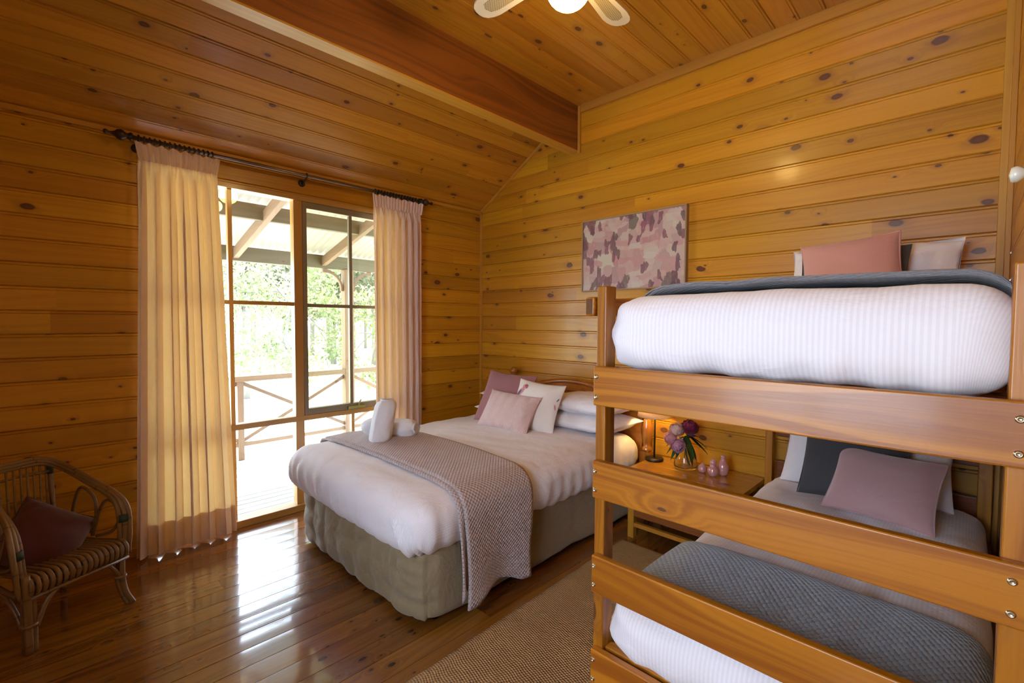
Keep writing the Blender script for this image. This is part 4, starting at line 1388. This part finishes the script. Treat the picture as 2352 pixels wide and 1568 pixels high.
Vb = V((vx, vy, NZ))
mouth = Vb + V((0, 0, 0.155))
specs = [('pale pink peony highest in the glass vase', -0.062, 0.0, 0.245, 0.044, 'petalpale', (-0.3, -0.5, 0.8)),
         ('blush pink peony at the far left of the glass vase', -0.100, -0.01, 0.195, 0.040, 'petalpink', (-0.8, -0.5, 0.3)),
         ('lilac-pink peony lowest in the glass vase, drooping forward', -0.068, -0.05, 0.158, 0.042, 'petallilac', (-0.2, -1.0, -0.1)),
         ('burgundy peony in the glass vase', 0.020, 0.0, 0.258, 0.052, 'petalred', (0.25, -0.4, 0.85))]
for i, (lab, a, dpt, z, r, mt, ax) in enumerate(specs):
    c = Vb + CR * a + CD * dpt + V((0, 0, z))
    axv = CR * ax[0] - CD * (-ax[1]) * 1.0 + V((0, 0, ax[2])) if False else CR * ax[0] + CD * ax[1] + V((0, 0, ax[2]))
    fl = thing('peony', lab, 'flower', tuple(c), 0, 'peonies in the glass vase')
    bloom(fl, c, r, axv, M_[mt], 50 + i)
    foot = Vb + CR * (-a * 0.25) + CD * (0.012 * (i - 1.5)) + V((0, 0, 0.022))
    mo = mouth + CR * (a * 0.18) + CD * (0.008 * (i - 1.5))
    m = MB(); m.tube(smooth_path([foot, (foot + mo) / 2, mo, c - axv.normalized() * r * 0.7], 6), 0.0028, 7); m.build('stem', M_['stem'], fl)
    lm_ = MB()
    dirs = {0: [(-0.9, 0.3, 0.1)], 1: [(-1.0, -0.2, -0.25), (-0.7, -0.6, -0.5)], 2: [(-0.5, -0.8, -0.35), (0.15, -1.0, -0.3)],
            3: [(1.0, -0.1, 0.22), (1.0, -0.5, 0.0), (0.7, -0.8, -0.25), (0.35, -1.0, -0.6), (0.9, 0.3, 0.25), (0.1, -0.9, -0.75)]}[i]
    for q, dd_ in enumerate(dirs):
        p0 = mo + V((0, 0, 0.03 + 0.012 * (q % 3)))
        leafblade(lm_, p0, CR * dd_[0] + CD * dd_[1] * 0.6 + V((0, 0, dd_[2])), 0.112 + 0.014 * (q % 3), 0.024, 0.5, q)
    lm_.build('leaf', M_['leaf'], fl)

bx, by = 2.300, -0.175
def bottle(label, x, y, prof):
    m_ = MB(); m_.lathe(prof, 26, Matrix.Translation((x, y, NZ)))
    props(m_.build('bud_vase', M_['pinkglass']), label, 'vase', 'pink bud vases on the nightstand')
bottle('pink gourd-shaped bud vase in front on the nightstand', bx, by - 0.02, [(0.0001, 0), (0.018, 0.0), (0.027, 0.010), (0.0325, 0.028), (0.030, 0.046), (0.021, 0.060), (0.0165, 0.066), (0.019, 0.074), (0.0215, 0.083), (0.019, 0.093), (0.011, 0.102), (0.008, 0.106), (0.007, 0.106), (0.006, 0.098), (0.0001, 0.095)])
bottle('tallest pink bud vase with a short neck, behind the gourd-shaped one', bx + 0.035, by + 0.045, [(0.0001, 0), (0.020, 0.0), (0.030, 0.012), (0.034, 0.035), (0.031, 0.058), (0.023, 0.078), (0.0145, 0.092), (0.0130, 0.102), (0.0150, 0.112), (0.0145, 0.120), (0.0115, 0.121), (0.0105, 0.110), (0.0001, 0.106)])
bottle('smallest round pink bud vase, beside the glass vase', bx - 0.073, by + 0.004, [(0.0001, 0), (0.014, 0.0), (0.023, 0.009), (0.0265, 0.024), (0.0225, 0.039), (0.013, 0.050), (0.006, 0.057), (0.0055, 0.063), (0.004, 0.063), (0.0035, 0.055), (0.0001, 0.053)])

# ------------------------------------------------------------------ picture, rug, knobs
pic = thing('framed_picture', 'abstract pink and maroon canvas in a thin timber frame on the end wall', 'picture', (1.62, -0.02, 1.59))
px0, px1, pz0, pz1 = 1.203, 2.035, 1.588, 2.126
m = MB(); m.quad((px0 + 0.008, -0.030, pz0 + 0.008), (px1 - 0.008, -0.030, pz0 + 0.008), (px1 - 0.008, -0.030, pz1 - 0.008), (px0 + 0.008, -0.030, pz1 - 0.008),
                 uv=[(0, 0), (px1 - px0, 0), (px1 - px0, pz1 - pz0), (0, pz1 - pz0)])
m.box(px0 + 0.008, px1 - 0.008, -0.029, -0.004, pz0 + 0.008, pz1 - 0.008)
m.build('canvas', [M_['painting']], pic)
m = MB()
fw = 0.009
m.box(px0, px0 + fw, -0.040, -0.002, pz0, pz1, 'z'); m.box(px1 - fw, px1, -0.040, -0.002, pz0, pz1, 'z')
m.box(px0 + fw * 0.5, px1 - fw * 0.5, -0.0395, -0.002, pz0 + 0.0004, pz0 + fw, 'x'); m.box(px0 + fw * 0.5, px1 - fw * 0.5, -0.0395, -0.002, pz1 - fw, pz1 - 0.0004, 'x')
m.build('picture_frame', plain('pale_frame', (0.30, 0.20, 0.10), 0.5), pic)

m = MB()
def rugf(u, v):
    x = 1.93 + 1.10 * u; y = -3.3 + 2.78 * v
    x += 0.026 * (y + 2.0) * -1.0 * 1.2 + 0.006 * noise.noise(V((u * 3, v * 26, 1)))
    return V((x, y + 0.006 * noise.noise(V((u * 20, v * 2, 4))), 0.010 + 0.002 * noise.noise(V((x * 9, y * 9, 0)))))
m.grid(rugf, 60, 140, lambda u, v: (u * 1.1, v * 2.78))
props(m.build('jute_rug', M_['jute'], solid=0.012), 'coarse woven jute rug between the double bed and the bunk', 'rug')

for lab, y, z in (('upper white porcelain knob on the right wall above the bunk', -1.28, 1.733), ('lower white porcelain knob on the right wall near the bunk post', -1.985, 1.449)):
    m = MB()
    Mk = Matrix.Translation((RX, y, z)) @ Matrix.Rotation(radians(-90), 4, 'Y')
    m.lathe([(0.020, 0.0), (0.018, 0.006), (0.008, 0.010), (0.008, 0.024), (0.016, 0.030), (0.021, 0.040), (0.018, 0.050), (0.0001, 0.054)], 20, Mk)
    props(m.build('wall_knob', M_['porcelain']), lab, 'knob', 'white knobs on the right wall')

# ------------------------------------------------------------------ curtains and rod
ROD_Z, ROD_X = 2.345, 0.085
def curtain(label, y0t, y1t, y0b, y1b, folds, seed, zb):
    root = thing('curtain', label, 'curtain', (ROD_X, (y0b + y1b) / 2, zb), 0, 'cream curtains at the window')
    rg = random.Random(seed)
    ph = [rg.uniform(-0.5, 0.5) for _ in range(40)]
    def fold(u, z):
        a = u * folds * 2 * pi + ph[int(u * folds) % 40] * 0.5 * (1 if z < 2.2 else 0.3)
        top = max(0, min(1, (z - 2.16) / 0.06))
        low = 1 - top
        fine = sin(a * 2.5 + seed) * 0.008 * top
        deep = (0.034 * sin(a) + 0.010 * sin(a * 2.1 + seed + z * 0.4)) * low * (0.75 + 0.25 * (2.2 - z) / 2.2)
        return fine + deep
    def main(u, v):
        z = zb + (2.235 - zb) * v
        k = (z - zb) / (2.235 - zb)
        y0 = y0b + (y0t - y0b) * k; y1 = y1b + (y1t - y1b) * k
        pin = 1 - 0.0 * k
        a_ = u * folds * 2 * pi + ph[int(u * folds) % 40] * 0.5 * (1 if z < 2.2 else 0.3)
        P_ = abs(y1 - y0) / folds / (2 * pi)
        y = y0 + (y1 - y0) * u + P_ * (0.95 + 0.35 * sin(u * 9 + seed)) * sin(2 * a_ + 0.8) * max(0.0, min(1.0, (2.2 - z) / 0.3))
        zz = z if v > 0.02 else z + 0.006 * sin(u * folds * 2 * pi)
        return V((ROD_X - 0.005 + fold(u, z) + 0.006 * noise.noise(V((u * 4, z * 1.5, seed))), y, zz))
    m_ = MB(); m_.grid(main, 150, 60, lambda u, v: (u * (y1b - y0b) * 1.8, v * 2.3)); m_.build('drop', M_['curtain'], root)
    def head(u, v):
        z = 2.228 + 0.092 * v
        y = y0t + (y1t - y0t) * u
        fl = 0.012 * v * (1 + 0.7 * sin(u * 40 + seed))
        cr = 0.008 * sin(u * folds * 5 * pi + 2 * noise.noise(V((u * 8, 0, seed)))) + 0.007 * noise.noise(V((u * 30, v * 3, seed)))
        return V((ROD_X + 0.008 + cr + fl * 0.6, y + (u - 0.5) * 0.03 * v, z + 0.007 * sin(u * folds * 2.5 * pi) * v))
    m_ = MB(); m_.grid(head, 130, 8, lambda u, v: (u * 0.8, v * 0.09)); m_.build('pleated_heading', M_['curtain'], root)
    def hem(u, v):
        p = main(u, 0.0); p2 = main(u, 0.075 * v + 0.001)
        return V((p2.x - 0.004, p2.y, p2.z))
    m_ = MB(); m_.grid(hem, 150, 4, lambda u, v: (u * 0.8, v * 0.15)); m_.build('hem', M_['curtain'], root)
    return root
curtain('cream curtain gathered at the left of the window, reaching the floor', -2.605, -2.225, -2.665, -2.155, 6, 3, 0.012)
curtain('cream curtain at the right of the window, hanging down behind the double bed', -1.185, -0.745, -1.175, -0.745, 7, 8, 0.03)

rod = thing('curtain_rod', 'dark bronze curtain rod with spike finials above the window', 'curtain rod', (ROD_X, -1.7, ROD_Z))
m = MB(); m.tube([(ROD_X, -2.66, ROD_Z), (ROD_X, -0.735, ROD_Z)], 0.0115, 14); m.build('rod', M_['rodtube'], rod)
for s, y in ((-1, -2.635), (1, -0.745)):
    m = MB()
    Mf = Matrix.Translation((ROD_X, y, ROD_Z)) @ Matrix.Rotation(radians(90 if s < 0 else -90), 4, 'X')
    m.lathe([(0.012, -0.01), (0.021, -0.008), (0.023, 0.0), (0.017, 0.008), (0.013, 0.014), (0.016, 0.020), (0.025, 0.030), (0.029, 0.042), (0.024, 0.056), (0.012, 0.068), (0.007, 0.080), (0.006, 0.092), (0.012, 0.099), (0.013, 0.105), (0.009, 0.112), (0.0001, 0.115)], 18, Mf)
    m.build('finial', M_['rod'], rod)
for y in (-2.60, -1.687, -0.765):
    m = MB()
    m.tube([(0.0, y, ROD_Z - 0.035), (0.03, y, ROD_Z - 0.04), (0.06, y, ROD_Z - 0.03), (ROD_X, y, ROD_Z - 0.012)], 0.006, 8)
    m.lathe([(0.024, 0.0), (0.024, 0.005), (0.015, 0.010), (0.0001, 0.011)], 18, Matrix.Translation((0.0, y, ROD_Z - 0.035)) @ Matrix.Rotation(radians(90), 4, 'Y'))
    m.tube([(ROD_X + 0.0165 * cos(a), y, ROD_Z + 0.0165 * sin(a)) for a in [2 * pi * i / 14 for i in range(14)]], 0.0045, 6, closed=True)
    m.build('bracket', M_['rod'], rod)
ring = None
for (ya, yb, n_) in ((-2.575, -2.25, 15), (-1.165, -0.80, 15)):
    for i in range(n_):
        y = ya + (yb - ya) * i / (n_ - 1)
        if ring is None:
            m = MB(); m.tube([(ROD_X + 0.0165 * cos(a), y, ROD_Z - 0.001 + 0.0165 * sin(a)) for a in [2 * pi * k / 14 for k in range(14)]], 0.0042, 6, closed=True)
            ring = m.build('ring', M_['rod'], rod); ry0 = y
        else:
            c = ring.copy(); COL.objects.link(c); c.parent = rod; c.location = ring.location + V((0, y - ry0, 0))

# ------------------------------------------------------------------ ceiling fan
FX, FY, FZ = 2.21, -1.53, 2.76
fan = thing('ceiling_fan', 'cream ceiling fan with perforated cane blade insets and a lit round globe', 'ceiling fan', (FX, FY, 3.03))
TF = Matrix.Translation((FX, FY, 0))
m = MB(); m.lathe([(0.0001, 3.03), (0.062, 3.03), (0.060, 3.005), (0.03, 2.985), (0.016, 2.975), (0.016, 2.88), (0.05, 2.875), (0.105, 2.865), (0.115, 2.84), (0.115, 2.79), (0.095, 2.765), (0.085, 2.745), (0.085, 2.725), (0.0001, 2.725)], 36, TF)
m.build('motor_housing', M_['fan'], fan)
m = MB(); m.lathe([(0.0001, 2.585)] + [(0.088 * sin(a), 2.665 - 0.08 * cos(a)) for a in [0.2 * i for i in range(1, 12)]] + [(0.07, 2.726)], 32, TF)
m.build('globe', emit('lit_globe', (1.0, 0.66, 0.22), 48.0), fan)
R0, R1 = 0.14, 0.485
A_L, A_R = math.atan2(-1.577 + 1.53, 1.733 - 2.21), math.atan2(-1.051 + 1.53, 2.16 - 2.21)
for k in range(4):
    a = A_R + k * pi / 2
    D, S = V((cos(a), sin(a), 0)), V((-sin(a), cos(a), 0))
    C0 = V((FX, FY, FZ))
    def bl(p, q, d): return C0 + D * p + S * q + V((0, 0, d + q * 0.12))
    outl = [(R0 + 0.05, -0.045), (0.40, -0.062), (0.435, -0.058), (0.462, -0.047), (0.478, -0.032), (R1, -0.012), (R1, 0.012), (0.478, 0.032), (0.462, 0.047), (0.435, 0.058), (0.40, 0.062), (R0 + 0.05, 0.045)]
    m = MB(); m.prism(outl, -0.004, 0.004, bl); bo = m.build('blade', M_['fan'], fan)
    inl = [(R0 + 0.09, -0.024), (0.385, -0.034), (0.425, -0.026), (0.438, 0.0), (0.425, 0.026), (0.385, 0.034), (R0 + 0.09, 0.024)]
    m = MB(); m.prism(inl, -0.0055, 0.0055, bl); m.build('cane_inset', M_['caneinset'], bo)
    m = MB(); m.tube([bl(0.09, 0, 0.03), bl(0.16, 0, 0.006), bl(0.24, 0, -0.004)], [0.014, 0.012, 0.010], 8); m.build('blade_arm', M_['fan'], bo)

# ------------------------------------------------------------------ rattan chair
fr, ff = V((-0.447, 0.894, 0)), V((0.894, 0.447, 0))       # across and towards the room
CO = V((0.615, -2.91, 0))
def ch(a, b, z): return CO + fr * (a * (0.92 if a > 0 else 1.0)) + ff * b + V((0, 0, z))
Mc = Matrix(((fr.x, ff.x, 0, CO.x), (fr.y, ff.y, 0, CO.y), (0, 0, 1, 0), (0, 0, 0, 1)))
chair = thing('rattan_armchair', 'low rattan armchair with looped arms and a slatted cane seat, against the window wall', 'armchair', M=Mc)
RT = M_['rattan']
m = MB()
hoop = [(0.195, -0.02, 0.235), (0.205, -0.02, 0.34), (0.208, -0.035, 0.45), (0.198, -0.09, 0.515), (0.175, -0.22, 0.575), (0.15, -0.36, 0.635), (0.10, -0.425, 0.668), (0.0, -0.435, 0.672),
        (-0.10, -0.425, 0.668), (-0.15, -0.36, 0.635), (-0.175, -0.22, 0.575), (-0.198, -0.09, 0.515), (-0.208, -0.035, 0.45), (-0.205, -0.02, 0.34), (-0.195, -0.02, 0.235)]
for off, rr in ((0.0, 0.0125), (0.016, 0.0105), (-0.017, 0.0105)):
    pts = []
    for (a, b, z) in hoop:
        s = 1 if a >= 0 else -1
        k = min(1, max(0, (z - 0.45) / 0.2))
        pts.append(ch(a + off * s * (1 - k), b + off * 0.6 * (1 - k), z + off * 0.75 * k))
    m.tube(smooth_path(pts, 6), rr, 8)
m.build('arm_hoop', RT, chair)
for s in (1, -1):
    m = MB()
    m.tube(smooth_path([ch(s * 0.172, -0.36, 0.30), ch(s * 0.176, -0.33, 0.45), ch(s * 0.172, -0.27, 0.535), ch(s * 0.175, -0.19, 0.50), ch(s * 0.180, -0.18, 0.42), ch(s * 0.184, -0.22, 0.30)], 6), 0.0075, 7)
    m.tube(smooth_path([ch(s * 0.184, -0.215, 0.30), ch(s * 0.188, -0.16, 0.44), ch(s * 0.190, -0.11, 0.485), ch(s * 0.198, -0.055, 0.46), ch(s * 0.198, -0.05, 0.39), ch(s * 0.192, -0.10, 0.33), ch(s * 0.186, -0.19, 0.30)], 6), 0.0075, 7)
    m.build('arm_loop', RT, chair)
m = MB()
for i in range(10):
    a = -0.115 + 0.23 * i / 9
    m.tube([ch(a * 0.95, -0.395, 0.295), ch(a, -0.425, 0.45), ch(a * 1.02, -0.432, 0.655)], 0.0055, 6)
for z in (0.40, 0.615):
    m.tube([ch(-0.135, -0.418, z), ch(0.0, -0.438, z), ch(0.135, -0.418, z)], 0.006, 6)
for s in (-1, 1):
    m.tube([ch(s * 0.128, -0.39, 0.29), ch(s * 0.132, -0.415, 0.45), ch(s * 0.130, -0.425, 0.66)], 0.010, 7)
m.build('back', RT, chair)
m = MB()
nC = 17
for i in range(nC):
    a = -0.185 + 0.37 * i / (nC - 1)
    m.tube(smooth_path([ch(a * 0.86, -0.385, 0.292), ch(a * 0.95, -0.20, 0.286), ch(a, -0.055, 0.300), ch(a, -0.010, 0.302), ch(a, 0.016, 0.284), ch(a, 0.016, 0.252), ch(a, -0.004, 0.228)], 5), 0.0088, 8)
m.build('seat', RT, chair)
m = MB()
m.tube([ch(-0.20, 0.004, 0.222), ch(0.20, 0.004, 0.222)], 0.008, 8)
m.tube(smooth_path([ch(0.20, 0.0, 0.222), ch(0.192, -0.2, 0.24), ch(0.16, -0.39, 0.27), ch(0.0, -0.405, 0.275), ch(-0.16, -0.39, 0.27), ch(-0.192, -0.2, 0.24), ch(-0.20, 0.0, 0.222)], 6), 0.011, 8)
m.tube([ch(-0.18, -0.02, 0.268), ch(0.18, -0.02, 0.268)], 0.010, 8)
m.build('seat_frame', RT, chair)
legs = []
def leg(paths, wrapz=None):
    m_ = MB()
    for p_, r_ in paths: m_.tube(smooth_path(p_, 6), r_, 8)
    m_.build('leg', RT, chair)
leg([([ch(0.185, -0.015, 0.27), ch(0.180, -0.012, 0.14), ch(0.186, 0.0, 0.06), ch(0.205, 0.022, 0.0)], 0.0125), ([ch(0.192, -0.03, 0.25), ch(0.170, -0.028, 0.14), ch(0.176, -0.015, 0.06), ch(0.192, 0.008, 0.0)], 0.0115),
     ([ch(0.11, -0.005, 0.222), ch(0.155, -0.012, 0.165), ch(0.178, -0.012, 0.12)], 0.008)])
leg([([ch(-0.195, 0.0, 0.32), ch(-0.192, 0.0, 0.15), ch(-0.192, 0.002, 0.0)], 0.0145), ([ch(-0.170, -0.012, 0.27), ch(-0.170, -0.008, 0.12), ch(-0.172, -0.004, 0.0)], 0.0125),
     ([ch(-0.190, -0.03, 0.27), ch(-0.190, -0.024, 0.12), ch(-0.190, -0.020, 0.0)], 0.0125), ([ch(-0.09, 0.0, 0.222), ch(-0.13, -0.002, 0.18), ch(-0.165, 0.0, 0.10)], 0.010), ([ch(-0.20, -0.20, 0.24), ch(-0.197, -0.10, 0.19), ch(-0.195, -0.03, 0.10)], 0.010)])
leg([([ch(0.155, -0.385, 0.28), ch(0.150, -0.39, 0.14), ch(0.160, -0.405, 0.0)], 0.0125)])
leg([([ch(-0.155, -0.385, 0.28), ch(-0.150, -0.39, 0.14), ch(-0.160, -0.405, 0.0)], 0.0125)])
m = MB()
for (p, q) in (((0.205, -0.028, 0.385), (0.208, -0.034, 0.42)), ((0.130, -0.424, 0.60), (0.131, -0.424, 0.655)), ((-0.205, -0.028, 0.385), (-0.208, -0.034, 0.42)), ((-0.130, -0.424, 0.60), (-0.131, -0.424, 0.655))):
    m = MB(); m.tube([ch(*p), ch(*q)], 0.0235 if abs(p[0]) > 0.2 else 0.0135, 10); m.build('binding', M_['binding'], chair)
m = MB()
for (a, b, z, r_) in ((0.176, -0.018, 0.135, 0.025), (-0.186, -0.008, 0.115, 0.030)):
    m = MB(); m.tube([ch(a, b, z - 0.006), ch(a, b, z + 0.006)], r_, 10); m.build('wrapping', RT, chair)
cushion('cushion', 'dark maroon cushion slumped on the rattan armchair', 'cushion', M_['maroon'], 0.30, 0.30, 0.12, tuple(ch(-0.115, -0.165, 0.275)), 34, 116.6, 44, seed=61, crumple=0.008, piping=M_['maroon'], pr=0.003)

# ------------------------------------------------------------------ camera and view
cam = bpy.data.cameras.new('camera'); co = bpy.data.objects.new('camera', cam); COL.objects.link(co)
cam.sensor_width = 36; cam.sensor_fit = 'HORIZONTAL'; cam.lens = 36 * 1086.4 / 2352; cam.clip_start = 0.02; cam.clip_end = 400
yaw, pit, rol = 0.772686548, -0.0409770037, 0.00492499963
fw_ = V((-sin(yaw) * cos(pit), cos(yaw) * cos(pit), sin(pit))); rt = V((cos(yaw), sin(yaw), 0)); u_ = rt.cross(fw_)
r2 = rt * cos(rol) + u_ * sin(rol); u2 = -rt * sin(rol) + u_ * cos(rol)
co.matrix_world = Matrix(((r2.x, u2.x, -fw_.x, 3.394), (r2.y, u2.y, -fw_.y, -3.054), (r2.z, u2.z, -fw_.z, 1.35), (0, 0, 0, 1)))
SC.camera = co
vs = SC.view_settings
SC.display_settings.display_device = 'sRGB'
vs.view_transform = 'Standard'; vs.look = 'None'; vs.gamma = 1.0; vs.exposure = 0.38; vs.use_curve_mapping = False
SC.cycles.use_denoising = True
SC.cycles.max_bounces = 10; SC.cycles.diffuse_bounces = 6; SC.cycles.transparent_max_bounces = 16
SC.cycles.sample_clamp_indirect = 8.0
